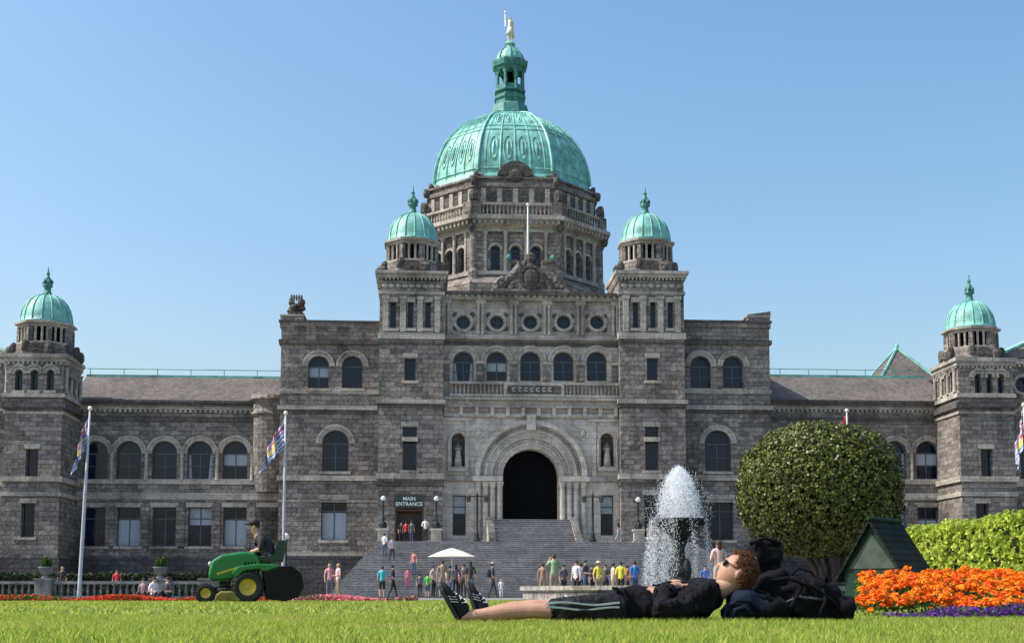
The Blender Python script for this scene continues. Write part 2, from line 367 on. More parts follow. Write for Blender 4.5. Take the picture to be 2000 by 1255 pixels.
for h in nic:
    w=h['w']/2; b.face([(h['s']-w,.49,h['z0']),(h['s']+w,.49,h['z0']),(h['s']+w,.49,h['z1']),(h['s']-w,.49,h['z1'])],2)
    b.ring((0,0),(1,0),h['s'],h['z1']-w,w+.02,w+.2,-.02,.1,3); b.obox((0,0),(1,0),h['s']-w-.25,h['s']+w+.25,-.02,.3,h['z0']-.3,h['z0']-.01,3)
    for sg in (-1,1): b.lathe(h['s']+sg*(w+.22),-.16,[(.12,h['z0']),(.1,h['z0']+.1),(.09,h['z1']-w-.15),(.15,h['z1']-w)],8,3)
for i,(r0,r1,n1) in enumerate([(2.22,2.5,.05),(2.5,2.62,.18),(2.62,3.0,.12),(3.0,3.12,.3),(3.12,3.5,.22),(3.5,3.62,.42),(3.62,4.05,.34),(4.05,4.4,.56)]):
    b.ring((0,0),(1,0),0,zar,r0,r1,-.02,n1,1 if i in (2,6) else 3,n=48)
    if i in (2,4,6):
        nv=int(r1*14)
        for k in range(nv):
            a=pi*(k+.5)/nv; rm=(r0+r1)/2; b.ell((rm*math.cos(a),-n1,zar+rm*math.sin(a)),(.07,.03,.07),1,6,mi=2 if i==6 else 3)
b.obox((0,0),(1,0),-.35,.35,.3,.65,zar+3.6,zar+4.8,3)
for sg in (-1,1):
    b.obox((0,0),(1,0),sg*3.4-1.18,sg*3.4+1.18,.0,.6,zar-.42,zar-.02,3)
    for c in (2.45,3.0,3.55,4.15):
        x=sg*c; b.lathe(x,-.3+.08*(c-2.4),[(.3,zfl-1.9),(.3,zfl-1.6),(.2,zfl-1.5),(.19,zar-1.0),(.2,zar-.95),(.33,zar-.45)],10,3)
    b.obox((0,0),(1,0),sg*3.35-1.25,sg*3.35+1.25,.0,.68,3.9,zfl-1.9,3)
    u=sg*4.1; b.ring((0,0),(1,0),u,Z(845),.35,.5,-.02,.08,3,0,360,18); b.ell((u,-.02,Z(845)),(.25,.08,.3),1,10,mi=3)
    for c in (5.0,7.0): b.obox((0,0),(1,0),sg*c-.16,sg*c+.16,-.02,.16,zar,Z(822),3)
    b.obox((0,0),(1,0),sg*5.95-1.4,sg*5.95+1.4,-.02,.22,zar-.35,zar-.03,1)
    b.obox((0,0),(1,0),sg*5.95-1.4,sg*5.95+1.4,-.02,.2,Z(822),Z(816),3)
b.obox((0,0),(1,0),-hw,hw,-.02,.45,Z(797),Z(783),1); b.obox((0,0),(1,0),-hw,hw,-.02,.7,Z(783),Z(778),1)
b.obox((0,0),(1,0),-hw,hw,-.02,.15,Z(815),Z(808),3)
for i in range(12):
    a=-6.7+i*13.4/11; b.obox((0,0),(1,0),a-.14,a+.14,-.02,.42,Z(813),Z(797)-.003,3)
for s0,s1 in ((U(878),U(982)),(U(1102),U(1207))):
    b.balus((0,0),(1,0),s0,s1,.5,Z(777),Z(748),.3,1)
b.obox((0,0),(1,0),U(983),U(1101),.3,.68,Z(777),Z(748),1); b.obox((0,0),(1,0),U(990),U(1094),.67,.72,Z(771),Z(755),2)
for i in range(7):
    u=U(1003)+i*.47; b.ring((0,-.0),(1,0),u,Z(763),.1,.19,.7,.76,1,30,330,12); b.ell((u,-.74,Z(763)),(.06,.04,.06),1,6,mi=1)
edges=[870,938,1003,1068.5,1134,1203]
for p in edges:
    u=U(p)
    for du in (-.17,.17): b.lathe(u+du,-.2,[(.17,Z(655)),(.13,Z(650)),(.11,Z(605)),(.18,Z(596))],8,1)
    b.obox((0,0),(1,0),u-.4,u+.4,-.02,.4,Z(596),Z(588),1)
    b.obox((0,0),(1,0),u-.3,u+.3,-.02,.1,Z(745),Z(706),0); b.obox((0,0),(1,0),u-.38,u+.38,-.02,.2,Z(712),Z(706)+.004,1)
for p in occ:
    u=U(p); 
    for q in range(4):
        a=pi/4+q*pi/2; b.ell((u+.95*math.cos(a),-.03,Z(629)+.75*math.sin(a)),(.22,.08,.22),1,8,mi=2)
b.obox((0,0),(1,0),-hw,hw,-.02,.28,Z(664),Z(656),1); b.obox((0,0),(1,0),-hw,hw,-.02,.12,Z(675),Z(668),2)
b.obox((0,0),(1,0),-hw,hw,-.02,.45,Z(588),Z(580),1); b.obox((0,0),(1,0),-hw,hw,-.02,.7,Z(580),Z(574),2)
for i in range(30):
    a=-7.1+i*14.2/29; b.obox((0,0),(1,0),a-.1,a+.1,.44,.62,Z(585),Z(580)-.003,1)
b.obj('central_block',BM,PB)
# crest
b=MB(); zc=Z(574); o=(0,0);d=(1,0)
b.obox(o,d,-3.0,3.0,-.5,.5,zc,zc+.3,2); b.obox(o,d,-1.0,1.0,-.4,.4,zc+.3,zc+1.9,2)
b.extr([(-2.7,zc+.3),(2.7,zc+.3),(1.0,zc+1.7),(-1.0,zc+1.7)],-.2,.4,2)
b.ell((0,-.45,zc+1.2),(.62,.25,.75),.8,12,mi=0); b.ring(o,d,0,zc+1.25,.75,1.0,.3,.6,0,0,360,18)
for sg in (-1,1):
    pts=[(sg*(.9+2.0*t),-.1,zc+.35+1.9*(1-t)**1.7) for t in [i/8 for i in range(9)]]; b.tube(pts,[.32-.12*i/8 for i in range(9)],8,2)
    b.ring(o,d,sg*2.3,zc+.75,.15,.42,0,.4,0,0,360,12); b.ell((sg*.95,-.1,zc+2.1),(.3,.3,.55),1,8,noise=.15)
    b.ell((sg*1.35,-.1,zc+2.55),(.5,.2,.22),1,8,noise=.2); b.ell((sg*1.75,-.15,zc+2.9),(.22,.2,.28),1,8,mi=1,noise=.1); b.ell((sg*.5,0,zc+2.3),(.22,.22,.5),1,8,noise=.15)
    for k in range(6): b.ell((sg*random.uniform(1.1,2.6),-.25,zc+random.uniform(.4,1.2)),(.25,.2,.25),1,8,mi=2,noise=.2)
b.lathe(0,0,[(.55,zc+1.9),(.5,zc+2.2),(.3,zc+2.4),(.42,zc+2.8),(.42,zc+3.1),(.2,zc+3.3)],10,0)
b.obj('crest',[DARKST,COPD,STONE],PB)
b=MB(); b.lathe(-.1,1.2,[(.11,zc+.3),(.1,zc+4),(.06,Z(402,1.2)),(.02,Z(400,1.2))],8); b.ell((-.1,1.2,Z(400,1.2)),(.14,.14,.14)); b.obj('flagpole',[WHITE],PB,True,uv=False)
for h in nic:
    nd,ed,J=body_nodes(1.95,'hold'); me=skinmesh('statue',nd,ed,[TRIM],1); so=linkme('statue',me,PB,(h['s'],.1,h['z0']+.12))
    c=MB(); c.lathe(0,0,[(.3,0),(.27,.5),(.2,1.1),(.24,1.4)],10); c.box(-.38,.38,-.3,.3,-.12,0); c.obj('robe',[TRIM],so,True)
# ---- tower tops
def ttop(cu,cw,zb,sc=1.,par=None,vs=1.17):
    q=lambda x: zb+x*vs
    b=MB(); oc=[22.5+45*i for i in range(8)]
    b.lathe(cu,cw,[(2.65*sc,q(0)),(2.65*sc,q(.25)),(2.4*sc,q(.35)),(2.35*sc,q(.9)),(1.6*sc,q(1.0)),(1.55*sc,q(2.1))],mi=0,angs=oc)
    b.lathe(cu,cw,[(2.3*sc,q(.9)),(2.3*sc,q(1.02)),(2.1*sc,q(1.04))],mi=1,angs=oc)
    for i in range(24):
        a=2*pi*(i+.5)/24
        if i%3==1: b.lathe(cu+1.98*sc*math.cos(a),cw+1.98*sc*math.sin(a),[(.26*sc,q(1.02)),(.24*sc,q(2.12))],4,0,cap=False)
        else: b.lathe(cu+1.93*sc*math.cos(a),cw+1.93*sc*math.sin(a),[(.13*sc,q(1.02)),(.1*sc,q(1.12)),(.1*sc,q(2.0)),(.15*sc,q(2.12))],6,1,cap=False)
    b.lathe(cu,cw,[(2.15*sc,q(2.1)),(2.2*sc,q(2.25)),(2.42*sc,q(2.32)),(2.42*sc,q(2.45)),(2.1*sc,q(2.5))],mi=1,angs=oc)
    b.lathe(cu,cw,[(1.57*sc,q(1)),(1.57*sc,q(2.2))],12,5,cap=False)
    for i in range(8):
        a=2*pi*(i+.5)/8; x,y=cu+2.38*sc*math.cos(a),cw+2.38*sc*math.sin(a)
        b.ell((x,y,q(.6)),(.32*sc,.32*sc,.55),.8,8,mi=2,noise=.12)
        if i%2==0: b.ell((cu+2.65*sc*math.cos(a),cw+2.65*sc*math.sin(a),q(.32)),(.4,.4,.5),.8,8,mi=2,noise=.12)
    for k in range(4):
        a=k*pi/2; dd=(math.cos(a),math.sin(a)); oo=(cu+2.45*sc*dd[1],cw-2.45*sc*dd[0]); b.ring(oo,dd,0,q(.1),.25,.85*sc,-.4,.1,2,15,165,12)
    b.obj('drum',BM,par)
    z=q(2.48); h=2.3*sc; rr=2.0*sc; prof=[(rr*1.07,z),(rr*1.07,z+.1),(rr*1.01,z+.16)]
    prof+=[(rr*math.cos(t)**.85,z+.16+h*math.sin(t)) for t in [R(8+i*9) for i in range(9)]]
    b=MB(); b.lathe(cu,cw,prof,32,0)
    zt=z+h; g=lambda x: zt+x*1.25
    b.lathe(cu,cw,[(.5,g(-.1)),(.42,g(.05)),(.5,g(.15)),(.3,g(.3)),(.26,g(.62)),(.42,g(.72)),(.36,g(.85)),(.26,g(.95)),(.3,g(1.15)),(.14,g(1.35)),(.08,g(1.6)),(.05,g(2.0))],12,1)
    for i in range(6):
        a=2*pi*i/6; b.ell((cu+.33*math.cos(a),cw+.33*math.sin(a),g(.98)),(.12,.12,.22),1,6,mi=1)
    b.ell((cu,cw,g(1.55)),(.16,.16,.16),1,8,mi=1)
    b.obj('dome',[COPPER,COPD],par,True,uv=False)
    b=MB()
    for i in range(16):
        a=2*pi*i/16+.1; pts=[(cu+r*1.01*math.cos(a),cw+r*1.01*math.sin(a),zz+.02) for r,zz in prof[2:]]; b.tube(pts,.05*sc,5)
    b.obj('dome_rib',[COPPER],par,True,uv=False)
for i,(pa,pb) in enumerate(((739,865),(1212,1339))):
    w0=-1.; u0,u1=U(pa,w0),U(pb,w0); cx=(pa+pb)/2; wd=5.2
    T=MB(); zt=Z(548,w0,cx); par=empty('tower',(0,0,0),0,PB)
    hs=[hp('r',cx+k*34,590,641,11,w0) for k in (-1,0,1)]+[hp('r',cx-1,699,743,22,w0),hp('r',cx-2,833,918,27,w0)]
    hs.append(hp('r',cx-3,966,1062 if i==0 else 1048,56 if i==0 else 28,w0,.9 if i==0 else .5))
    block(T,u0,u1,w0,w0+wd,0,zt,hs,mi=0,st='ssssn'+('x' if i==0 else 'n'),parent=par)
    z=lambda p: Z(p,w0,cx)
    band(T,u0,u1,w0,w0+wd,z(543),z(536),.2,1,.3); band(T,u0,u1,w0,w0+wd,z(536),z(530),.36,1)
    band(T,u0,u1,w0,w0+wd,z(575),z(569),.1,1)
    for k in range(9): T.ell((u0+.4+k*(u1-u0-.8)/8,w0,z(558)),(.22,.06,.16),1,8,mi=1)
    for k in (-1.5,-.5,.5,1.5):
        uu=U(cx+k*34,w0)
        T.obox((0,w0),(1,0),uu-.22,uu+.22,-.02,.14,z(648),z(585),1); T.obox((0,w0),(1,0),uu-.28,uu+.28,-.02,.2,z(585),z(578),1)
    band(T,u0,u1,w0,w0+wd,z(662),z(650),.12,1); band(T,u0,u1,w0,w0+wd,z(672),z(667),.06,2)
    band(T,u0,u1,w0,w0+wd,z(788),z(780),.2,1); band(T,u0,u1,w0,w0+wd,z(796),z(788),.1,2); band(T,u0,u1,w0,w0+wd,z(935),z(924),.15,1); band(T,u0,u1,w0,w0+wd,z(948),z(941),.1,2)
    T.obox((0,w0),(1,0),U(cx-17,w0),U(cx+14,w0),-.02,.1,z(862),z(853),1)
    T.obj('wall',BM,par)
    ttop((u0+u1)/2,w0+wd/2,z(530),1.0,par)
    if i==0:
        h=hs[-1]; q=MB(); w2=h['w']/2
        q.box(h['s']-w2,h['s']+w2,w0+.85,w0+.9,h['z0'],h['z1'],1)
        for sg in (-1,1):
            q.box(h['s']+sg*w2*.55-.44,h['s']+sg*w2*.55+.44,w0+.78,w0+.849,h['z0'],h['z0']+2.4,1)
            q.box(h['s']+sg*w2*.55-.28,h['s']+sg*w2*.55+.28,w0+.75,w0+.779,h['z0']+.5,h['z0']+2.2,2)
            q.box(h['s']+sg*(w2-.08)-.07,h['s']+sg*(w2-.08)+.07,w0+.02,w0+.12,h['z0'],h['z1']-.001,1)
        q.box(h['s']-w2+.16,h['s']+w2-.16,w0+.03,w0+.11,h['z0']+2.55,h['z0']+2.7,1)
        q.obj('door',[VOID,mat('oak_door',(.09,.03,.02),.4,bump=.004),GLASS],par)
        sg=MB(); zz0,zz1=z(990),z(966)
        sg.box(h['s']-w2-.02,h['s']+w2+.02,w0-.1,w0+.018,zz0-.06,zz1+.06,0); sg.box(h['s']-w2+.06,h['s']+w2-.06,w0-.12,w0-.099,zz0,zz1,1)
        so=sg.obj('entrance_sign',[mat('sign_frame',(.13,.05,.03),.4),mat('sign_green',(.01,.045,.035),.4)],par)
        for tx,zz in (('MAIN',zz0+.52),('ENTRANCE',zz0+.12)):
            cv=bpy.data.curves.new('t','FONT'); cv.body=tx; cv.size=.40; cv.align_x='CENTER'; cv.extrude=.008; cv.offset=.006
            to=bpy.data.objects.new('t',cv); COL.objects.link(to); dg=bpy.context.evaluated_depsgraph_get(); me=bpy.data.meshes.new_from_object(to.evaluated_get(dg)); bpy.data.objects.remove(to)
            me.materials.clear(); me.materials.append(WHITE)
            t=linkme('lettering',me,so,(h['s'],w0-.13,zz)); t.rotation_euler=(pi/2,0,0)
# ---- side blocks
for i,(pa,pb) in enumerate(((546,742),(1335,1506))):
    w0=1.5; u0,u1=U(pa,w0),U(pb,w0); 
    if i==0: u1+=.5; pxs=(622,688,655,652); cc=640
    else: u0-=.5; pxs=(1368,1432,1402,1408); cc=1420
    z=lambda p: Z(p,w0,cc)
    S=MB(); hs=[hp('a',pxs[0],695,758,40,w0),hp('a',pxs[1],695,758,40,w0),hp('a',pxs[2],840,920,51,w0),hp('r',pxs[3],975,1054,50,w0)]
    block(S,u0,u1,w0,w0+11,0,z(640),hs,mi=0,st='usnb' if i==0 else 'nnnn')
    band(S,u0,u1,w0,w0+11,z(640),z(630),.12,0); band(S,u0,u1,w0,w0+11,z(630),z(626),.2,2)
    band(S,u0,u1,w0,w0+11,z(672),z(664),.18,2)
    band(S,u0,u1,w0,w0+11,z(800),z(792),.2,1); band(S,u0,u1,w0,w0+11,z(806),z(800),.1,2); band(S,u0,u1,w0,w0+11,z(768),z(760),.08,1); band(S,u0,u1,w0,w0+11,z(938),z(928),.15,1)
    band(S,u0,u1,w0,w0+11,z(980),z(976),.04,1); band(S,u0,u1,w0,w0+11,z(1085),z(1078),.2,1); S.box(u0-.15,u1+.15,w0-.15,w0+10,0,z(1085),4)
    e0,e1=(u0,u0+1.7) if i==0 else (u1-1.7,u1)
    S.box(e0-.08,e1+.08,w0-.1,w0+1.7,z(626),z(618),0)
    S.box(e0-.13,e1+.13,w0-.13,w0+1.9,z(618),z(615),1)
    if i==0:
        cxs=(e0+e1)/2+.25
        for k in range(20): S.ell((cxs+random.uniform(-.45,.45),w0+.6+random.uniform(-.25,.25),z(614)+random.uniform(0,1.2)),(.3,.3,.3),1,8,mi=2,noise=.25)
        for k in range(5): S.ell((cxs-.4+.2*k,w0+.5,z(614)+1.45),(.09,.09,.28),1,6,mi=2)
    else: S.extr([(e0,z(615)),(e1+.15,z(615)),(e1+.15,z(606)),(e1-.2,z(608)),(e0,z(613))],w0,w0+1.5,2)
    S.obj('side_block',BM,PB)
# ---- wings
def wing(pa,pb,pxs,cc,left):
    w0=7.; u0,u1=U(pa,w0),U(pb,w0); z=lambda p: Z(p,w0,cc); S=MB(); n=len(pxs)
    wd=48 if left else 46
    hs=[hp('a',p,861,935,wd,w0) for p in pxs]+[hp('r',p,990,1066,46,w0) for p in pxs]
    block(S,u0,u1,w0,w0+10,0,z(790),hs,mi=0,st=('nnncunn'[:n]+'nbnubnn'[:n]))
    band(S,u0,u1,w0,w0+10,z(800),z(793),.2,1,.4); band(S,u0,u1,w0,w0+10,z(793),z(786),.4,2)
    band(S,u0,u1,w0,w0+10,z(822),z(814),.12,2); band(S,u0,u1,w0,w0+10,z(945),z(936),.15,1); band(S,u0,u1,w0,w0+10,z(975),z(962),.15,1)
    S.box(u0-.1,u1+.1,w0-.2,w0+9,0,z(1088),4)
    for a,c in zip(hs[:n-1],hs[1:n]):
        m=(a['s']+c['s'])/2; S.lathe(m,w0-.06,[(.2,a['z0']-.1),(.16,a['z0']+.1),(.15,a['z1']-1.1),(.26,a['z1']-.9)],8,1)
        S.obox((0,w0),(1,0),m-.35,m+.35,-.02,.12,hs[n]['z0'],hs[n]['z1']+.3,0)
    S.obj('wing',BM,PB)
    S=MB(); ze=z(785); zr=Z(736,w0+5.2,cc)
    S.face([(u0-.3,w0-.45,ze),(u1+.3,w0-.45,ze),(u1+.3,w0+5.2,zr),(u0-.3,w0+5.2,zr)]); S.face([(u1+.3,w0+10.4,ze),(u0-.3,w0+10.4,ze),(u0-.3,w0+5.2,zr),(u1+.3,w0+5.2,zr)])
    S.box(u0-.3,u1+.3,w0-.5,w0-.25,ze-.12,ze+.1,1)
    S.box(u0-.3,u1+.3,w0+5.05,w0+5.35,zr-.1,zr+.14,2)
    S.box(u0-.3,u1+.3,w0+5.17,w0+5.23,zr+.62,zr+.68,2)
    k=int((u1-u0)/2.6)
    for j in range(k+1): x=u0+j*(u1-u0)/k; S.box(x-.03,x+.03,w0+5.175,w0+5.225,zr+.1,zr+.7,2)
    S.obj('roof',[SLATE,DARKST,COPPER],PB)
wing(140,552,(186,251,321,390,459,526),350,True)
wing(1500,1850,(1545,1612,1680,1748,1812),1680,False)
S=MB(); cu,cw=U(524,6.),6.6; z=lambda p:Z(p,6.,524)
S.lathe(cu,cw,[(1.0,z(960)),(1.3,z(900)),(1.3,z(815)),(1.55,z(808)),(1.35,z(800)),(1.35,z(785)),(1.65,z(780)),(1.5,z(772))],20,0)
S.obj('corner_bay',BM,PB)
# ---- wing towers
for i,(pa,pb) in enumerate(((8,120),(1875,1985))):
    w0=2.; cc=(pa+pb)/2; u0,u1=U(pa,w0),U(pb,w0); z=lambda p: Z(p,w0,cc); dz=0 if i==0 else 8
    if i==1: u1=u0+4.6
    par=empty('tower',(0,0,0),0,PB)
    S=MB(); zt=z(705+dz)
    spx=(-33,0,34) if i==0 else (-24,0,24)
    hs=[hp('a',cc+3+k*.92,722+dz,762+dz,14,w0) for k in spx]+[hp('r',cc-2,876,935,24,w0),hp('r',cc-10,982,1048,26,w0)]
    zs0,zs1=z(762),z(722)
    sd=[dict(k='a',s=-(w0+a),z0=zs0,z1=zs1,w=.6,d=.3) for a in (1.2,2.4,3.6)]
    sdr=[dict(k='a',s=(w0+a),z0=zs0,z1=zs1,w=.6,d=.3) for a in (1.2,2.4,3.6)]
    block(S,u0,u1,w0,w0+5,0,zt,hs,sd,sdr,0,'sssss',True,par)
    band(S,u0,u1,w0,w0+5,z(706+dz),z(698+dz),.18,1,.35); band(S,u0,u1,w0,w0+5,z(698+dz),z(691+dz),.32,1)
    band(S,u0,u1,w0,w0+5,z(776),z(768),.2,1); band(S,u0,u1,w0,w0+5,z(797),z(786),.3,2); band(S,u0,u1,w0,w0+5,z(808),z(803),.12,1); band(S,u0,u1,w0,w0+5,z(940),z(930),.2,1); band(S,u0,u1,w0,w0+5,z(968),z(960),.12,1)
    for k in range(4):
        a=w0+.5+k*1.35
        for x in (u0-.12,u1+.12): S.lathe(x,a,[(.2,zs0-.1),(.15,zs0+.1),(.14,zs1),(.24,zs1+.3)],8,1)
    S.box(u0-.15,u1+.15,w0-.15,w0+4.9,0,z(1088),4)
    S.obj('wall',BM,par)
    ttop((u0+u1)/2,w0+2.5,z(691+dz),1.0,par,1.14)
    S=MB(); v0,v1=(u0-16,u0+.3) if i==0 else (u1-.3,u1+16)
    hh=[hp('c',1997,736,766,30,4.)] if i==1 else []
    hh+=[dict(k='r',s=(v1-2.5-k*3.2 if i==0 else v0+2.5+k*3.2),z0=z(1060),z1=z(985),w=1.5,d=.3) for k in range(3)]+[dict(k='a',s=(v1-2.5-k*3.2 if i==0 else v0+2.5+k*3.2),z0=z(930),z1=z(860),w=1.6,d=.3) for k in range(3)]
    block(S,v0,v1,4.,14.,0,z(700),hh,mi=0); band(S,v0,v1,4.,14.,z(702),z(692),.3,1,.4); band(S,v0,v1,4.,14.,z(797),z(786),.25,1); band(S,v0,v1,4.,14.,z(945),z(935),.2,1)
    S.obj('pavilion',BM,PB)
    S=MB(); ze=z(691); m=(v0+v1)/2; zp=z(600)
    c4=[(v0-.4,3.6,ze),(v1+.4,3.6,ze),(v1+.4,14.4,ze),(v0-.4,14.4,ze)]
    for k in range(4): S.face([c4[k],c4[(k+1)%4],(m,9,zp)],0)
    for k in range(4): S.tube([c4[k],(m,9,zp+.05)],.14,5,1)
    S.obj('roof',[SLATE,COPPER],PB)
S=MB(); a=U(1722,16.); c=U(1838,16.); ze=Z(742,16.,1780); zp=Z(680,19.,1790); m=(a+c)/2
c4=[(a,16,ze),(c,16,ze),(c,22,ze),(a,22,ze)]
for k in range(4): S.face([c4[k],c4[(k+1)%4],(m,19,zp)],0)
for k in range(4): S.tube([c4[k],(m,19,zp+.03)],.13,5,1)
S.box(a,c,16,22,ze-6,ze-.01,2); S.ell((m,19,zp+.15),(.2,.2,.35),1,8,mi=1); S.obj('roof',[SLATE,COPPER,STONE],PB)
# ---- great dome
cw=21.; cu=-.28
AN=[-115,-65,-25,25,65,115,155,205]
def fac(Rr):
    P=[(cu+Rr*math.cos(R(a)),cw+Rr*math.sin(R(a))) for a in AN]; out=[]
    for i in range(8):
        A=P[i];B=P[(i+1)%8]; l=math.hypot(B[0]-A[0],B[1]-A[1]); out.append((A,((B[0]-A[0])/l,(B[1]-A[1])/l),l))
    return out
zF=lambda p: Z(p,12.8,1010); zS=lambda p: Z(p,21.,1000)
D=MB(); GD=empty('great_dome',(0,0,0),0,PB)
zb0=20.; ztop=zF(452)
for fi,(o,d,l) in enumerate(fac(8.85)):
    wz0,wz1=zF(526),zF(479); sp_=l*.245 if fi%2==0 else l*.24
    hs=[dict(k='a',s=l/2+(k-1)*sp_,z0=wz0,z1=wz1,w=.85,d=.5) for k in range(3)]
    D.panel(o,d,0,l,zb0,ztop,hs,0)
    if fi in (7,0,1,2,6):
        for h in hs: put(o,d,h,'s',GD)
    for h in hs: D.ring(o,d,h['s'],h['z1']-.42,.46,.68,-.02,.1,1,n=8)
    for k in range(4):
        s=l/2+(k-1.5)*sp_; x=o[0]+s*d[0]+.18*d[1]; y=o[1]+s*d[1]-.18*d[0]
        D.lathe(x,y,[(.22,wz0-.2),(.17,wz0),(.15,zF(462)),(.26,ztop)],8,1,cap=False)
    D.obox(o,d,-.1,l+.1,-.02,.35,wz0-.55,wz0-.2,1)
    D.obox(o,d,0,.9,-.02,.22,zb0,ztop,0); D.obox(o,d,l-.9,l,-.02,.22,zb0,ztop,0)
D.lathe(cu,cw,[(9.9,zb0),(9.9,zF(556)),(9.35,zF(545)),(9.0,zF(538))],mi=0,angs=AN,cap=False)
D.lathe(cu,cw,[(9.1,zF(453)),(9.1,zF(444)),(9.6,zF(442)),(9.6,zF(436)),(10.1,zF(433)),(10.1,zF(426)),(9,zF(426)-.02)],mi=1,angs=AN,cap=False)
for o,d,l in fac(9.6):
    n=int(l/.5)
    for k in range(n): D.obox(o,d,(k+.3)*l/n,(k+.7)*l/n,-.1,.3,zF(436)-.25,zF(436)+.15,1)
za,zt2=zF(426),zF(399)
for o,d,l in fac(9.55):
    D.balus(o,d,.9,l-.9,-.1,za,zt2,.36,1,.3)
    D.obox(o,d,-.1,.9,-.4,.15,za,zt2+.06,0); D.obox(o,d,l-.9,l+.1,-.4,.15,za,zt2+.06,0)
zd=zF(345)+.55
D.lathe(cu,cw,[(8.6,za),(8.6,zF(365)),(8.85,zF(364)),(8.85,zF(356)),(8.5,zF(355)),(8.5,zF(348)),(8.7,zF(347)),(8.7,zF(343)),(8.3,zF(342)),(8.3,zd-.1),(7.4,zd)],mi=0,angs=AN,cap=False)
for o,d,l in fac(8.6):
    for k in range(5): D.obox(o,d,l*(k+.5)/5-.22,l*(k+.5)/5+.22,-.02,.15,zF(398),zF(366),1)
    for k in range(4): D.obox(o,d,l*(k+1)/5-.35,l*(k+1)/5+.35,-.02,.08,zF(390),zF(372),2)
for a in AN:
    for rr,zz,q,hh in ((9.1,zF(385),.42,.7),(8.85,zF(352),.35,.45),(9.5,zF(440),.35,.7),(8.45,zF(338),.22,.35)):
        D.ell((cu+rr*math.cos(R(a)),cw+rr*math.sin(R(a)),zz),(q,q,hh),.8,8,mi=2,noise=.12)
    D.lathe(cu+9.0*math.cos(R(a)),cw+9.0*math.sin(R(a)),[(.5,zb0),(.5,zF(530)),(.36,zF(525)),(.34,zF(462)),(.5,zF(455))],10,0,cap=False)
o,d,l=fac(8.5)[0]
D.ring(o,d,l/2,zF(348),.9,1.7,-.3,.25,2,15,165,14); D.ell((o[0]+l/2*d[0],o[1]+l/2*d[1]-.1,zF(340)),(.8,.3,.6),1,10,mi=2,noise=.1)
D.obj('drum',BM,GD)
a0=8.05; hgt=zS(228)-zd
TT=[R(2+i*3.6) for i in range(21)]+[R(76)]
prof=[(a0*math.cos(t),zd+hgt*math.sin(t)) for t in TT]
def dp(a,b_,t,i,e=0.,fz=0.):
    i0=int(i); f=i-i0; r=prof[i0][0]*(1-f)+prof[min(i0+1,21)][0]*f; z=prof[i0][1]*(1-f)+prof[min(i0+1,21)][1]*f; r+=e
    A=Vector((math.cos(R(a)),math.sin(R(a)),0)); B=Vector((math.cos(R(b_)),math.sin(R(b_)),0)); q=A.lerp(B,t); q*=r*(.72+.28/q.length)
    return Vector((cu+q.x,cw+q.y,z))
FA=[(AN[k],AN[(k+1)%8]+(360 if k==7 else 0)) for k in range(8)]
D=MB(); nt_=8; V=[]
for e,zz in ((.18,-.35),(.18,-.05),(.02,0)):
    for a,b_ in FA:
        for t in range(nt_):
            p=dp(a,b_,t/nt_,0,e); V.append((p.x,p.y,zd+zz))
for i in range(22):
    for a,b_ in FA:
        for t in range(nt_): V.append(dp(a,b_,t/nt_,i))
n=8*nt_; rows=25
D.mesh(V,[(j*n+i,j*n+(i+1)%n,(j+1)*n+(i+1)%n,(j+1)*n+i) for j in range(rows-1) for i in range(n)])
D.obj('dome_shell',[COPPER],GD,True,uv=False)
D=MB()
for a,b_ in FA:
    D.tube([dp(a,b_,0,i,.06) for i in range(22)],[.17-.004*i for i in range(22)],6)
    for t in (.1,.9): D.tube([dp(a,b_,t,i,.0) for i in range(20)],.05,4)
    for t in (.3,.5,.7): D.tube([dp(a,b_,t,i,.02) for i in range(20)],[.085-.002*i for i in range(20)],5)
    for i in (.4,9,10.2,16.5): D.tube([dp(a,b_,t,i,.02) for t in (0.02,.15,.3,.5,.7,.85,.98)],.07,5)
    for ic,s,wd_ in ((4.6,2.5,.055),(13.2,1.9,.05)):
        for t in (.2,.4,.6,.8):
            loop=[dp(a,b_,t+wd_*math.cos(x),ic+s*math.sin(x),.03) for x in [2*pi*k/12 for k in range(13)]]
            D.tube(loop,.05,4)
            D.tube([dp(a,b_,t,ic+s*.55*u_,.04) for u_ in (-1,0,1)],[.05,.12,.05],5)
D.obj('dome_rib',[COPPER],GD,uv=False)
LN=empty('lantern',(0,0,0),0,GD); D=MB(); oc=[22.5+45*i for i in range(8)]
D.lathe(cu,cw,[(2.0,zS(232)),(1.75,zS(212)),(1.45,zS(207)),(1.45,zS(200)),(1.6,zS(198)),(1.62,zS(193)),(1.4,zS(191)),(1.3,zS(186)),(1.6,zS(184)),(1.6,zS(181))],mi=0,angs=oc)
D.lathe(cu,cw,[(.35,zS(183)),(.3,zS(140))],8,1)
for a in oc:
    D.lathe(cu+1.32*math.cos(R(a)),cw+1.32*math.sin(R(a)),[(.24,zS(181)),(.17,zS(178)),(.15,zS(146)),(.26,zS(142))],8,0)
for o,d,l in [((cu+1.42*math.cos(R(a)),cw+1.42*math.sin(R(a))),(math.cos(R(a+112.5)),math.sin(R(a+112.5))),1.087) for a in oc]:
    D.obox(o,d,.1,.98,-.12,.0,zS(181),zS(172),0); D.ring(o,d,.54,zS(150),.33,.6,-.12,.0,0,n=8)
D.lathe(cu,cw,[(1.5,zS(143)),(1.5,zS(138)),(1.75,zS(136)),(1.85,zS(128)),(1.85,zS(125)),(1.5,zS(124))],mi=0,angs=oc)
D.lathe(cu,cw,[(1.45,zS(125)),(1.42,zS(118)),(1.2,zS(108)),(.85,zS(100)),(.45,zS(95)),(.42,zS(90)),(.55,zS(88)),(.4,zS(84))],16,2)
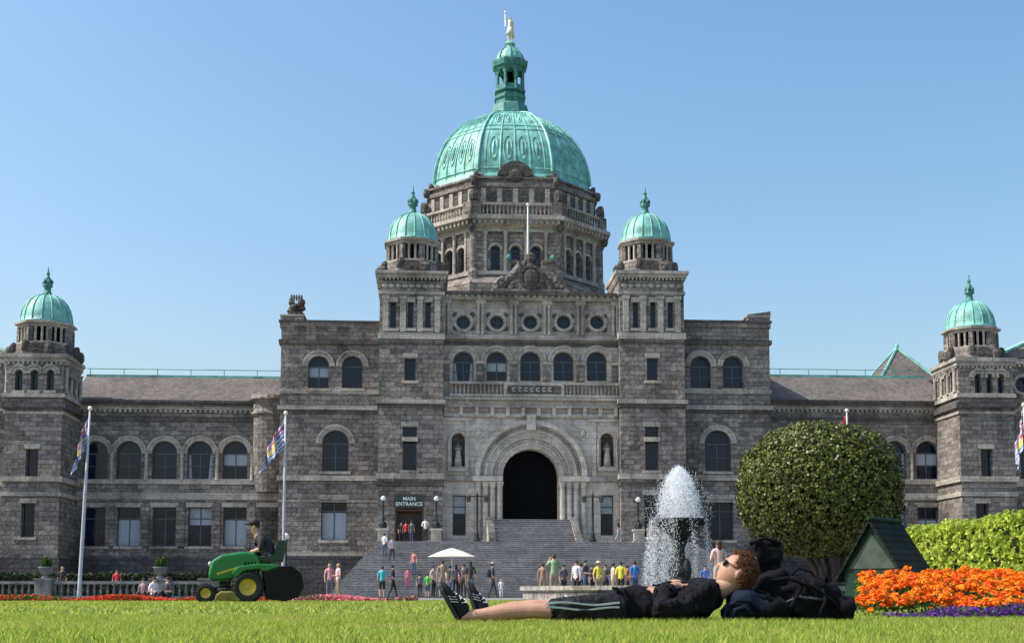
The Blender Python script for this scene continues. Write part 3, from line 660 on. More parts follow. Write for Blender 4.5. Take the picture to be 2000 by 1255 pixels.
for a in range(8):
    D.tube([(cu+r*math.cos(a*pi/4),cw+r*math.sin(a*pi/4),zS(p)) for r,p in ((1.48,124),(1.45,118),(1.23,108),(.88,100),(.5,95))],.06,5)
D.obj('cupola',[COPD,VOID,COPPER],LN,uv=False)
nd,ed,J=body_nodes(2.75,'raise'); me=skinmesh('gilded_statue',nd,ed,[GOLD],1); st=linkme('gilded_statue',me,LN,(cu,cw,zS(84)))
c=MB(); c.tube([(-.47,-.08,1.6),(-.47,-.08,3.05)],.05,6); c.ell((-.47,-.08,3.05),(.1,.1,.16)); c.lathe(0,0,[(.38,.8),(.3,1.2),(.25,1.5)],10); c.tube([(.1,.25,2.1),(.2,.3,1.4),(.2,.32,.6)],[.17,.22,.27],6); c.obj('torch_and_tunic',[GOLD],st,True,uv=False)
# ================= STAIRS =================
SL=empty('staircase',(BO[0],BO[1],0),BA); top(SL,'broad grey stone entrance staircase narrowing towards the arch','staircase')
b=MB(); NS=24; run=.4; ris=.17; wS=-15.
for i in range(NS):
    hwL=14.6-i*3.0/NS; b.box(-hwL,hwL,wS+i*run,wS+NS*run,i*ris,(i+1)*ris-.03,0); b.box(-hwL-.03,hwL+.03,wS+i*run-.03,wS+(i+1)*run+.02,(i+1)*ris-.03,(i+1)*ris,1)
zl=NS*ris
b.box(-11.6,11.6,wS+NS*run+.03,1.2,0,zl-.005,0)
NOS=mat('step_nosing',(.36,.355,.35),.8,var=.3,scale=.8)
b.obj('lower_flight',[STEP,NOS],SL)
b=MB(); n2=int((zfl-zl)/.165); r2=(zfl-zl)/n2
for i in range(n2):
    b.box(-2.95,2.95,-4.6+i*.36,1.0,zl+i*r2 ,zl+(i+1)*r2-.03,0); b.box(-2.97,2.97,-4.63+i*.36,-4.6+(i+1)*.36+.02,zl+(i+1)*r2-.03,zl+(i+1)*r2,1)
b.obj('upper_flight',[STEP,NOS],SL)
for sg in (-1,1):
    b=MB(); x0,x1=sorted((sg*2.98,sg*3.5))
    q=[(-4.9,zl-.1)]+[(-4.9+.7*((k+1)//2),zl+.35+.3*(k//2)) for k in range(14)]+[(0,zl-.1)]
    m=len(q); b.mesh([(x0,y,z_) for y,z_ in q]+[(x1,y,z_) for y,z_ in q],[tuple(range(m)),tuple(reversed(range(m,2*m)))]+[(i,i+m,(i+1)%m+m,(i+1)%m) for i in range(m)])
    b.obj('cheek_wall',[TRIM],SL)
def stz(Y,x=0):
    w=-(x-BO[0])*bs+(Y-BO[1])*bc
    if w<wS: return 0
    return min(zl,(int((w-wS)/run)+1)*ris)
# ================= lamps =================
def lampsingle(x,y,z,grp):
    e=empty('street_lamp',(x,y,z)); top(e,'black iron lamp post with one white globe on a stone pedestal','street lamp',grp)
    b=MB(); b.box(-.45,.45,-.45,.45,0,.12); b.box(-.36,.36,-.36,.36,.12,.85); b.box(-.45,.45,-.45,.45,.85,1.0); b.obj('pedestal',[TRIM],e)
    b=MB(); b.lathe(0,0,[(.26,1.0),(.22,1.2),(.1,1.5),(.13,1.6),(.07,1.8),(.06,2.9),(.1,3.0),(.13,3.05)],10); 
    for a in range(4): b.ell((.17*math.cos(a*pi/2),.17*math.sin(a*pi/2),1.25),(.12,.12,.28),1,6)
    b.obj('post',[BLACK],e,True,uv=False)
    b=MB(); b.ell((0,0,3.22),(.19,.19,.2),1,14); b.obj('globe',[WHITE],e,True,uv=False)
def lampdouble(x,y,z):
    e=empty('street_lamp',(x,y,z),BA); top(e,'tall black iron lamp post with two hanging lanterns','street lamp','double lamps beside the arch')
    b=MB(); b.lathe(0,0,[(.28,0),(.28,.2),(.14,.5),(.16,.6),(.09,.8),(.08,3.4),(.12,3.5),(.05,3.7),(.02,4.0)],10); b.tube([(-.7,0,3.4),(-.62,0,3.55),(-.3,0,3.48),(0,0,3.55),(.3,0,3.48),(.62,0,3.55),(.7,0,3.4)],.05,6); b.obj('post',[BLACK],e,True,uv=False)
    for sg in (-1,1):
        b=MB(); b.lathe(sg*.66,0,[(.1,3.05),(.16,3.2),(.2,3.45),(.22,3.47),(.06,3.6)],8); b.obj('lantern',[mat('lamp_glass',(.05,.05,.045),.3)],e,uv=False)
def Pb(px,py,w):
    u,z,_=L(px,py,w); return BO[0]+u*bc-w*bs, BO[1]+u*bs+w*bc
for px,w in ((748,-4.6),(852,-4.6),(1247,-4.6)):
    x,y=Pb(px,1050,w); lampsingle(x,y,zl,'globe lamps at the stair head')
for px in (932,1158):
    x,y=Pb(px,1050,-3.6); lampdouble(x,y,zl)
# ================= GROUND =================
def sheet(name,x0,x1,y0,y1,z,m,label,cat):
    b=MB(); b.face([(x0,y0,z),(x1,y0,z),(x1,y1,z),(x0,y1,z)]); o=b.obj(name,[m]); top(o,label,cat,kind='structure'); return o
LAWN=mat('lawn_turf',(.14,.19,.03),.95,var=.35,scale=1.2,bump=.02,bscale=60)
sheet('ground',-1500,1500,-60,3000,-.012,mat('far_ground',(.10,.11,.06),.95),'flat ground around the building','ground')
sheet('lawn',-60,60,-20,41,-.004,LAWN,'mown green lawn','lawn')
sheet('forecourt_pavement',-70,70,41.004,110,0,stone('paving',(.27,.26,.25),(.23,.22,.215),bw=.9,rh=.6,bump=.003,stain=.2),'grey paved forecourt before the stairs','pavement')
def cloud(name,c,size,mats,mi=None,nrm=None,asp=1.,jit=.7,vert=False):
    n=len(c); a=rng.normal(size=(n,3)); 
    if nrm is not None: a=nrm*1.0+a*jit
    a/=np.linalg.norm(a,axis=1)[:,None]; h=rng.normal(size=(n,3)); t=np.cross(a,h); t/=np.linalg.norm(t,axis=1)[:,None]; bb=np.cross(a,t)
    if vert:
        bb=np.tile(np.array([0,0,1.]),(n,1))+rng.normal(size=(n,3))*.25; t=rng.normal(size=(n,3)); t[:,2]=0; t/=np.linalg.norm(t,axis=1)[:,None]
    s=np.asarray(size).reshape(-1,1)*np.ones((n,1)); t=t*s; bb=bb*s*asp
    V=np.stack([c-t,c-bb,c+t,c+bb],1).reshape(-1,3); Fq=np.arange(4*n)
    me=bpy.data.meshes.new(name); me.vertices.add(4*n); me.vertices.foreach_set('co',V.ravel()); me.loops.add(4*n); me.loops.foreach_set('vertex_index',Fq.astype(np.int32)); me.polygons.add(n); me.polygons.foreach_set('loop_start',(np.arange(n)*4).astype(np.int32))
    for m in mats: me.materials.append(m)
    if mi is not None: me.polygons.foreach_set('material_index',mi.astype(np.int32))
    me.update(); me.validate(); return me
def blades(n,y0,y1,h,wd,hw=.44,extra=.6):
    t=rng.random(n); y=np.sqrt(y0**2+t*(y1**2-y0**2)); x=(rng.random(n)*2-1)*(hw*y+extra)
    pn=np.sin(x*1.7+y*.9)*np.sin(y*1.3-x*.6); hh=h*(.5+.8*rng.random(n))*(1+.35*pn); an=rng.random(n)*pi
    c=np.stack([x,y,np.zeros(n)-.003],1); s=np.stack([np.cos(an),np.sin(an),0*an],1)*wd*(.6+.8*rng.random((n,1)))
    ln=rng.normal(size=(n,2))*.6; tip=c+np.stack([ln[:,0]*hh,ln[:,1]*hh,hh],1)
    V=np.stack([c-s,c+s,tip],1).reshape(-1,3); return V
V=np.concatenate([blades(150000,2.9,9.5,.026,.003),blades(90000,9.5,40,.032,.012)])
n=len(V)//3; me=bpy.data.meshes.new('grass'); me.vertices.add(3*n); me.vertices.foreach_set('co',V.ravel()); me.loops.add(3*n); me.loops.foreach_set('vertex_index',np.arange(3*n,dtype=np.int32)); me.polygons.add(n); me.polygons.foreach_set('loop_start',(np.arange(n)*3).astype(np.int32)); me.materials.append(leafmat('grass_blade',(.12,.22,.018),(.58,.64,.11),.5,patch=(.48,.43,.13))); me.update()
g=linkme('grass',me); top(g,'short mown grass blades on the lawn','grass',kind='stuff')
# ---- round tree
def rtree():
    Yt=52.; c=Wp(1600,958,Yt); rx=160*Yt/F; rz=136*Yt/F
    e=empty('clipped_tree',(c.x,Yt,0)); top(e,'round clipped evergreen tree with dense ball crown','tree')
    n=76000; d=rng.normal(size=(n,3)); d/=np.linalg.norm(d,axis=1)[:,None]
    lump=1+.03*np.sin(d[:,0]*9+d[:,2]*7)*np.sin(d[:,1]*8+1)+.022*np.sin(d[:,0]*23+1)*np.sin(d[:,2]*21+d[:,1]*17)
    rr=(1-.17*rng.random(n)**1.4)*lump+ (rng.random(n)<.03)*.035
    sq=(np.abs(d[:,0])**2.5+np.abs(d[:,1])**2.5+np.abs(d[:,2])**2.5)**(-1/2.5)
    P=d*(rr*(.4+.6*sq))[:,None]*np.array([rx,rx,rz])*.98; P[:,2]+=c.z
    keep=P[:,2]>c.z-rz*.95; hole=(np.sin(d[:,0]*31+2)*np.sin(d[:,1]*29)*np.sin(d[:,2]*33+1)>.33)&(rng.random(n)<.88); keep&=~hole
    P=P[keep]; d=d[keep]
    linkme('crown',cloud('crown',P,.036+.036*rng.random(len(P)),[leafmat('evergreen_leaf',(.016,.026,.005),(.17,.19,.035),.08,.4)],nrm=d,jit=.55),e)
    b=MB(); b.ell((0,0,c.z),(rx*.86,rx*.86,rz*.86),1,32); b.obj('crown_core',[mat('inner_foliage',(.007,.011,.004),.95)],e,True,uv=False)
    b=MB(); 
    for k in range(5):
        a=k*1.3; b.tube([(.25*math.cos(a)+.3,.25*math.sin(a),-.05),(.5*math.cos(a)+.3,.5*math.sin(a),1.2),(1.1*math.cos(a),1.1*math.sin(a),c.z-rz*.6)],[.17,.12,.08],7)
    b.obj('trunk',[mat('bark',(.06,.045,.035),.9,bump=.02)],e,True,uv=False)
rtree()
def boxhedge(name,pts,wd,h,n,lm,size,label):
    A=np.array(pts[0]);B=np.array(pts[1]); l=np.linalg.norm(B-A); t=(B-A)/l; nn=np.array([-t[1],t[0]])
    s=rng.random(n)*l; q=rng.random(n); u=np.where(q<.62,np.sign(rng.random(n)-.5)*wd/2,(rng.random(n)-.5)*wd); z=np.where(q<.62,rng.random(n)*h,h)
    nr=np.zeros((n,3)); side=q<.62; nr[side,0]=np.sign(u[side])*nn[0]; nr[side,1]=np.sign(u[side])*nn[1]; nr[~side,2]=1
    bump=.1*np.sin(s*3.1+z*2)*np.sin(s*1.3+z*4.1+1)+.08*np.sin(s*9)*np.sin(z*8)-.16*rng.random(n)
    P=np.stack([A[0]+t[0]*s+nn[0]*u,A[1]+t[1]*s+nn[1]*u,z],1)+nr*bump[:,None]
    o=linkme(name,cloud(name,P,size*(.6+.8*rng.random(n)),[lm],nrm=nr,jit=.9)); top(o,label,'hedge')
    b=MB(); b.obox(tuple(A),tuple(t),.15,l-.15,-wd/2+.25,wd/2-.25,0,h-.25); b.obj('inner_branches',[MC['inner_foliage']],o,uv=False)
    return o
boxhedge('hedge',((12.7,41.),(13.2,22.)),2.2,2.08,42000,leafmat('hedge_leaf',(.14,.23,.02),(.68,.76,.12),.45),.052,'bright yellow green leafy clipped hedge')
boxhedge('hedge',((-46,92.),(-19,94.)),1.2,1.7,12000,leafmat('dark_hedge_leaf',(.015,.03,.012),(.05,.08,.03),.2),.09,'dark green shrubs along the building base')
# ---- flower beds
OR=leafmat('orange_petal',(.85,.17,.005),(1.,.38,.01),.3); OR2=leafmat('deep_orange_petal',(.75,.08,.004),(.95,.2,.006),.3); FL=leafmat('flower_leaf',(.02,.06,.012),(.09,.17,.03),.3); PU=leafmat('purple_petal',(.07,.015,.18),(.22,.05,.44),.3)
def fsurf(x,y): return .10+.19*np.clip((y-8.75)/1.3,0,1)**.6+.035*np.sin(x*5+y*3)*np.sin(y*6)
n=1600; hx=2.40+rng.random(n)*2.9; hy=8.70+rng.random(n)**1.45*3.0; hx=hx+.28*(hy-8.9)
hz=fsurf(hx,hy)*np.where(hy<9.0,.6+.5*rng.random(n),1)+rng.normal(size=n)*.024; hz=np.maximum(hz,.04); rad=.022+.017*rng.random(n)
k=38; d=rng.normal(size=(n,k,3)); d/=np.linalg.norm(d,axis=2)[:,:,None]; d[:,:,2]=np.abs(d[:,:,2])*.8
P=(np.stack([hx,hy,hz],1)[:,None,:]+d*rad[:,None,None]*(.75+.3*rng.random((n,k,1)))).reshape(-1,3)
nr=(d+np.array([0,0,.6])).reshape(-1,3); mi=np.repeat((rng.random(n)<.4).astype(int),k)
o=linkme('marigold_flowers',cloud('marigold_flowers',P,.011,[OR,OR2],mi,nr,jit=.5)); top(o,'dense orange marigold flowers in a bed','flowers',kind='stuff')
n=20000; x=2.36+rng.random(n)*3.1; y=8.7+rng.random(n)*3.0; x=x+.28*(y-8.9); z=(fsurf(x,y)-.03)*(1-.7*rng.random(n)**2); z=np.maximum(z,.005)
o=linkme('flower_bed_leaves',cloud('flower_bed_leaves',np.stack([x,y,z],1),.018,[FL],asp=.5)); top(o,'green foliage of the marigold bed','plants',kind='stuff')
n=16000; x=2.45+rng.random(n)**.6*3.0; y=8.30+rng.random(n)*.42; z=.01+.08*rng.random(n)*(.6+.5*np.sin(x*7)**2)*np.clip((x-2.4)/.7,.3,1); mi=(rng.random(n)<.35).astype(int)
o=linkme('purple_flowers',cloud('purple_flowers',np.stack([x,y,z],1),.011,[PU,FL],mi)); top(o,'low purple edging flowers beside the marigolds','flowers',kind='stuff')
n=26000; x=Xg(-60,34)+rng.random(n)*(Xg(812,34)-Xg(-60,34)); y=33.2+rng.random(n)*1.6; z=.16*rng.random(n)*(.75+.35*np.sin(x*2.3)); q=rng.random(n)<(.6+.4*np.clip(np.sin(x*1.1)+np.sin(x*2.7),-1,1)*.6); mi=np.where(q,np.where(x>-5.8,1,0),2)
o=linkme('red_flowers',cloud('red_flowers',np.stack([x,y,z],1),.03,[leafmat('red_petal',(.6,.03,.015),(.85,.12,.05),.3),leafmat('pink_petal',(.8,.16,.24),(.95,.4,.45),.3),FL],mi)); top(o,'low strip of red and pink bedding flowers','flowers',kind='stuff')
# ---- low balustrade with urns
YB=60.; CST=mat('pale_cast_stone',(.17,.17,.175),.85,var=.4,bump=.01)
b=MB(); xa,xb=Xg(-40,YB),Xg(408,YB); b.balus((0,YB),(1,0),xa,xb,0,0,.82,.3,0,.3)
PX=(88,312,408)
for p in PX: x=Xg(p,YB); b.box(x-.38,x+.38,YB-.38,YB+.38,0,.86); b.box(x-.44,x+.44,YB-.44,YB+.44,.86,.95)
o=b.obj('balustrade',[CST]); top(o,'low weathered stone balustrade edging the lawn','balustrade')
for p in PX[:2]:
    x=Xg(p,YB); e=empty('planter_urn',(x,YB,.95)); top(e,'stone urn planted with green foliage on a pedestal','planter','urns on the balustrade')
    b=MB(); b.lathe(0,0,[(.2,0),(.2,.06),(.1,.1),(.1,.14),(.26,.25),(.31,.46),(.36,.5),(.34,.53)],14); b.obj('urn',[CST],e,True)
    n=900; d=rng.normal(size=(n,3)); d/=np.linalg.norm(d,axis=1)[:,None]; P=d*(.26*rng.random((n,1))**.3)*np.array([1,1,1.1]); P[:,2]+=.7
    linkme('plant',cloud('plant',P,.045,[FL]),e)
# ---- flagpoles
def flag(px,Yf,ptop,lab,side=-1,lean=0.,tone=0,L1=1.25):
    x=Xg(px,Yf); zt=Wp(px,ptop,Yf).z; e=empty('flagpole',(x,Yf,0)); top(e,lab,'flagpole')
    b=MB(); b.lathe(0,0,[(.11,0),(.1,.3),(.09,.4),(.08,zt*.5),(.05,zt-.1)],10); b.ell((0,0,zt),(.11,.11,.11),1,10,mi=1); po=b.obj('pole',[mat('pole_paint',(.40,.42,.44),.4),GOLD],e,True,uv=False)
    e.rotation_euler=(0,R(lean),0)
    b=MB(); nu,nv=36,26; V=[]
    for i in range(nu+1):
        for j in range(nv+1):
            u=i/nu; v=j/nv
            X=side*(.06+L1*u*(.75+.25*v)); Zz=zt-.25-1.55*v*(1-.25*u)-1.75*u**1.1; Yy=.22*math.sin(u*9+v*2)*u**.5+.1*math.sin(u*21+v*5)
            V.append((X+.07*math.sin(u*13+v*3)*u,Yy,Zz))
    Fc=[];Mi=[]
    for i in range(nu):
        for j in range(nv):
            a=i*(nv+1)+j; Fc.append((a,a+1,a+nv+2,a+nv+1)); u=(i+.5)/nu; v=(j+.5)/nv
            if tone==0:
                if v<.42:
                    vv=v/.42; du=abs(u-.5); dv=abs(vv-.5); m=2 if (du<.06 or dv<.1) else (0 if (du<.11 or dv<.18 or abs(du-dv)<.07) else 1)
                else:
                    m=0 if math.sin(v*38+1.2*math.sin(u*12))>-.2 else 1
                    if (u-.5)**2+((v-.45)*.8)**2<.05: m=3
            else: m=0 if .3<u<.7 else 2
            Mi.append(m)
    b.mesh(V,Fc); b.m=Mi
    b.obj('flag',[mat('flag_white',(.62,.62,.65),.8),mat('flag_blue',(.06,.14,.38),.8),mat('flag_red',(.45,.06,.08),.8),mat('flag_yellow',(.65,.52,.12),.8)],e,True,uv=False)
flag(154,58.,797,'tall white flagpole with a limp blue, white and red flag',-1,1.6,L1=.6)
flag(552,64.,806,'tall white flagpole with a drooping provincial flag')
flag(1663,75.,801,'white flagpole with flag behind the round tree',-1,tone=1)
flag(2014,60.,790,'white flagpole with a limp flag at the lawn edge',-1,tone=0,L1=.45)
x=Xg(557,75.); e=empty('street_lamp',(x,75.,0)); top(e,'slim black lamp post with white globe','street lamp')
b=MB(); b.lathe(0,0,[(.15,0),(.07,.5),(.06,3.3),(.1,3.4)],10); b.obj('post',[BLACK],e,True,uv=False); b=MB(); b.ell((0,0,3.6),(.17,.17,.19),1,12); b.obj('globe',[WHITE],e,True,uv=False)
# ---- fountain
YF=45.; xf=Xg(1328,YF); FT=empty('fountain',(xf,YF,0)); top(FT,'tiered stone fountain with spraying water and round pool','fountain')
FS=mat('fountain_stone',(.022,.022,.021),.6,var=.4,bump=.02,spec=.3); zb=Wp(1328,1016,YF).z
b=MB(); b.lathe(0,0,[(5.5,0),(5.5,.3),(5.6,.32),(5.6,.46),(5.0,.46),(5.0,.2)],48,0,cap=False)
b.obj('basin',[stone('rim_stone',(.38,.35,.32),(.24,.225,.21),bw=.55,rh=.25,bump=.08,stain=.7,mot=.35)],FT)
b=MB(); b.face([(5.02*math.cos(2*pi*i/48),5.02*math.sin(2*pi*i/48),.33) for i in range(48)]); b.obj('pool_water',[mat('pool',(.03,.06,.07),.05,bump=.03,bscale=5)],FT,uv=False)
b=MB(); b.lathe(0,0,[(.65,.2),(.65,.5),(.42,.6),(.34,.9),(.42,1.1),(.22,1.3),(.18,1.8),(.28,2.0),(.25,2.1)],16)
for a in range(4): b.ell((.34*math.cos(a*pi/2+.7),.34*math.sin(a*pi/2+.7),1.0),(.17,.17,.45),1,8,noise=.1)
b.obj('pedestal',[FS],FT,True)
b=MB(); b.lathe(0,0,[(.25,2.05),(.4,2.25),(.7,2.5),(.86,zb-.05),(.92,zb),(.92,zb+.06),(.82,zb+.06),(.7,zb-.1),(.1,zb-.2)],28)
for a in range(14): b.ell((.86*math.cos(a*2*pi/14),.86*math.sin(a*2*pi/14),zb-.1),(.09,.09,.1),1,6)
b.obj('bowl',[FS],FT,True)
H0=(1016-914)*YF/F
n=15500; th=rng.random(n)*2*pi; q=rng.random(n)**.62; u=rng.random(n)**.95
rad=.86*np.sqrt(1-u**1.7)*q*(.9+.15*rng.random(n)); z=zb+H0*u+rng.normal(size=n)*.05
P1=np.stack([rad*np.cos(th),rad*np.sin(th),z],1)+rng.normal(size=(n,3))*.035
n2=8500; k=rng.integers(0,34,n2); th=np.where(k<20,pi+(k-10)*.15,k*.8)+rng.normal(size=n2)*.06; q=rng.random(n2); r2_=.93+(.10+.28*((k*7)%5)/4)*np.sqrt(q)+rng.normal(size=n2)*.03; P2=np.stack([r2_*np.cos(th),r2_*np.sin(th),zb+.05-(zb-.3)*q],1)+rng.normal(size=(n2,3))*.045
n3=1500; th=rng.random(n3)*2*pi; qq=rng.random(n3)**1.3; P3=np.stack([(.6+.65*qq)*np.cos(th),(.6+.65*qq)*np.sin(th),zb+rng.random(n3)*H0*.95*(1-.55*qq)],1)
P=np.concatenate([P1,P2,P3]); WAT=leafmat('water_spray',(.85,.88,.92),(1.,1.,1.),.5,.2)
linkme('water_spray',cloud('water_spray',P,np.concatenate([.005+.009*rng.random(n),.005+.008*rng.random(n2),.005+.006*rng.random(n3)]),[WAT],asp=2.4,vert=True),FT)
# ---- utility kiosk
YK=18.; KG=mat('kiosk_green',(.005,.026,.015),.6,var=.25,scale=4,bump=.004,spec=.3); KG2=mat('kiosk_pale_green',(.045,.065,.048),.6,var=.4,scale=5); KR=stone('kiosk_shingle',(.018,.026,.022),(.012,.018,.015),bw=.3,rh=.09,bump=.01,stain=.2)
cK=Wp(1732,1150,YK); KO=empty('utility_kiosk',(cK.x,YK,0),R(-42)); top(KO,'small green metal kiosk with steep pitched roof','kiosk')
b=MB(); hw_,dl=.42,.42; ht=.5; ap=1.2
b.extr([(-hw_,0),(hw_,0),(hw_,ht),(0,ap-.05),(-hw_,ht)],-dl,dl,0); b.box(-hw_-.04,hw_+.04,-dl-.04,dl+.04,0,.06,0); b.extr([(-hw_+.07,ht+.02),(hw_-.07,ht+.02),(0,ap-.2)],-dl-.012,-dl,1)
b.box(-hw_+.05,hw_-.05,-dl-.015,-dl,.1,ht-.04,0); b.obj('body',[KG,KG2],KO)
b=MB()
for sg in (-1,1):
    q=[(0,ap),(sg*(hw_+.1),ht-.12),(sg*(hw_+.1),ht-.16),(0,ap-.05)]; b.extr(q,-dl-.08,dl+.08,0)
b.tube([(0,-dl-.1,ap+.01),(0,dl+.1,ap+.01)],.03,6,1)
b.obj('roof',[KR,KG],KO)
# ---- parasol
Yp=76.; x=Xg(882,Yp); e=empty('parasol',(x,Yp,0)); top(e,'open cream patio parasol','parasol'); zz=Wp(882,1086,Yp).z
b=MB(); b.lathe(0,0,[(1.42,zz-.02),(1.4,zz),(.7,zz+.3),(.04,zz+.5)],8,cap=False); b.obj('canopy',[mat('cream_canvas',(.72,.68,.58),.8)],e,uv=False)
b=MB(); b.lathe(0,0,[(.3,0),(.3,.06),(.03,.08),(.03,zz+.52)],8); b.obj('pole',[WHITE],e,uv=False)
# ================= MOWER =================
YM=28.6; sM=F/YM; MX=Xg(482,YM); MROT=pi+R(13); MO=empty('lawn_tractor',(MX,YM,0),MROT); top(MO,'green and yellow ride-on lawn mower with rear grass hopper','lawn mower')
GR=mat('tractor_green',(.016,.17,.035),.28,var=.15,scale=3,spec=.5); YE=mat('tractor_yellow',(.58,.42,.04),.45,var=.2,scale=8); YD=mat('deck_yellow_worn',(.22,.17,.03),.6,var=.5,scale=7); RUB=mat('tyre_rubber',(.018,.018,.018),.85,bump=.01); BP=mat('black_plastic',(.008,.009,.009),.65,bump=.004,spec=.2)
def ml(px,py): return ((480-px)/sM*1.03,(1176-py)/sM)
def mpl(l): return [ml(*q) for q in l]
def bev(o,w=.03,sg=2):
    m=o.modifiers.new('bevel','BEVEL'); m.width=w; m.segments=sg; m.limit_method='ANGLE'; m.angle_limit=R(35); return o
b=MB(); b.extr(mpl([(410,1112),(414,1096),(432,1085),(466,1079),(492,1079),(502,1092),(502,1128),(414,1136),(408,1126)]),-.34,.34,0); bev(b.obj('hood',[GR],MO,uv=False),.1,4)
b=MB(); b.extr(mpl([(424,1120),(466,1106),(466,1110),(424,1124)]),-.348,.348,0); b.extr(mpl([(405,1128),(408,1111),(413,1111),(411,1128)]),-.24,.24,1)
for k in range(4): b.extr(mpl([(474+k*6,1098),(477+k*6,1098),(477+k*6,1118),(474+k*6,1118)]),-.346,.346,1)
b.obj('hood_stripe',[YE,BP],MO,uv=False)
b=MB()
for sg in (-1,1): b.ell((ml(411,1102)[0],sg*.2,ml(411,1102)[1]),(.04,.07,.05),1,10)
b.obj('headlight',[mat('headlight_glass',(.6,.6,.55),.1)],MO,True,uv=False)
b=MB(); b.extr(mpl([(398,1150),(500,1136),(560,1136),(560,1154),(500,1154),(398,1162)]),-.22,.22,0); b.extr(mpl([(466,1128),(500,1128),(512,1140),(512,1146),(466,1146)]),-.5,.5,0); b.obj('chassis',[BP],MO,uv=False)
b=MB()
for sg in (-1,1):
    y0,y1=sorted((sg*.28,sg*.6)); b.extr(mpl([(450,1120),(463,1107),(500,1102),(536,1104),(540,1112),(530,1118),(512,1118),(500,1112),(472,1116),(458,1130)]),y0,y1,0)
bev(b.obj('fender',[GR],MO,uv=False),.03)
b=MB(); b.extr(mpl([(500,1104),(502,1096),(545,1098),(552,1060),(545,1055),(534,1058),(528,1086),(503,1088)]),-.26,.26,0); bev(b.obj('seat',[mat('seat_green',(.02,.045,.018),.5)],MO,uv=False),.05,3)
b=MB(); b.extr(mpl([(508,1116),(530,1107),(560,1106),(578,1120),(583,1145),(574,1166),(550,1174),(516,1170)]),-.6,.6,0)
for k in range(4): b.extr(mpl([(520+k*14,1126),(523+k*14,1126),(523+k*14,1164),(520+k*14,1164)]),-.61,.61,0)
bev(b.obj('grass_hopper',[BP],MO,uv=False),.12,4)
b=MB(); b.extr(mpl([(420,1172),(424,1160),(432,1155),(462,1154),(470,1162),(468,1174)]),-.6,.6,0); b.lathe(ml(440,0)[0],.35,[(.2,.2),(.18,.32)],12,1); bev(b.obj('mower_deck',[YD,BP],MO,uv=False),.03)
b=MB(); s0=Vector((ml(494,0)[0],0,ml(0,1088)[1])); s1=Vector((ml(490,0)[0],0,ml(0,1076)[1])); b.tube([s0-Vector((-.05,0,.1)),s1],.025,6)
ax=Vector((.45,0,-.9)).normalized(); a1=Vector((0,1,0)); a2=ax.cross(a1); b.tube([s1+(a1*math.cos(i*pi/8)+a2*math.sin(i*pi/8))*.19 for i in range(17)],.018,6)
for k in range(3): b.tube([s1,s1+(a1*math.cos(k*2.1)+a2*math.sin(k*2.1))*.19],.014,5)
b.obj('steering_wheel',[BP],MO,True,uv=False)
def wheel(cx,cy,r,w):
    e=empty('wheel',(cx,cy,r),0,MO); b=MB(); n=32
    pr=[(.55,-.45),(.8,-.52),(.95,-.45),(1,-.25),(1,.25),(.95,.45),(.8,.52),(.55,.45)]
    V=[(r*q*math.cos(2*pi*i/n),w*y,r*q*math.sin(2*pi*i/n)) for q,y in pr for i in range(n)]
    b.mesh(V,[(j*n+i,j*n+(i+1)%n,(j+1)*n+(i+1)%n,(j+1)*n+i) for j in range(7) for i in range(n)])
    for i in range(20):
        a=2*pi*i/20
        for sg in (-1,1):
            c=Vector((r*1.01*math.cos(a+sg*.07),sg*w*.22,r*1.01*math.sin(a+sg*.07))); M=Matrix.Rotation(-a,3,'Y')@Matrix.Rotation(sg*.5,3,'X'); b.ell(c,(.02,w*.26,.022),.5,8,M=M)
    b.obj('tyre',[RUB],e,uv=False)
    b=MB(); pr=[(.56,-.4),(.5,-.3),(.25,-.12),(.12,-.22),(.0001,-.24)]
    for sg in (-1,1): 
        V=[(r*q*math.cos(2*pi*i/n),sg*-1*w*y,r*q*math.sin(2*pi*i/n)) for q,y in pr for i in range(n)]
        b.mesh(V,[(j*n+i,j*n+(i+1)%n,(j+1)*n+(i+1)%n,(j+1)*n+i) for j in range(4) for i in range(n)])
    b.obj('rim',[YE],e,True,uv=False)
for sg in (-1,1): wheel(0,sg*.47,.335,.28); wheel((480-402)/sM,sg*.42,.2,.18)
def rj(px,py,y,r): a,c=ml(px,py); return (Vector((a,y,c)),r)
nd=[rj(530,1094,0,.17),rj(524,1076,0,.155),rj(511,1060,0,.175),rj(501,1050,0,.1),rj(495,1043,0,.06),rj(491,1033,0,.096),rj(491,1025,0,.085)]
ed=[(0,1,1),(1,2,1),(2,3,1),(3,4,0),(4,5,0),(5,6,0)]
for sg in (-1,1):
    k=len(nd); nd+=[rj(505,1056,sg*.22,.085),rj(502,1074,sg*.29,.06),rj(490,1078,sg*.2,.04),rj(484,1078,sg*.17,.04),rj(518,1096,sg*.11,.11),rj(487,1092,sg*.17,.08),rj(482,1124,sg*.3,.05),rj(470,1127,sg*.3,.042)]
    ed+=[(3,k,1),(k,k+1,1),(k+1,k+2,0),(k+2,k+3,0),(0,k+4,2),(k+4,k+5,2),(k+5,k+6,2),(k+6,k+7,3)]
RD=linkme('person',skinmesh('person',nd,ed,[SKIN,cm('cloth',(.02,.02,.022)),cm('cloth',(.12,.11,.1)),SHOE],2),loc=MO.location,rot=MROT); top(RD,'person in black shirt and cap driving the mower','person')
c=Vector((ml(491,1023)[0],0,ml(491,1023)[1])); b=MB(); b.ell(c+Vector((-.01,0,.02)),(.125,.115,.095),1,14); b.ell(c+Vector((.13,0,-.01)),(.1,.085,.016),1,12); b.obj('cap',[cm('cloth',(.02,.02,.022))],RD,True,uv=False)
b=MB(); b.ell(c+Vector((-.04,0,-.05)),(.09,.09,.06),1,14); b.obj('hair',[cm('hair',(.05,.03,.02))],RD,True,uv=False)
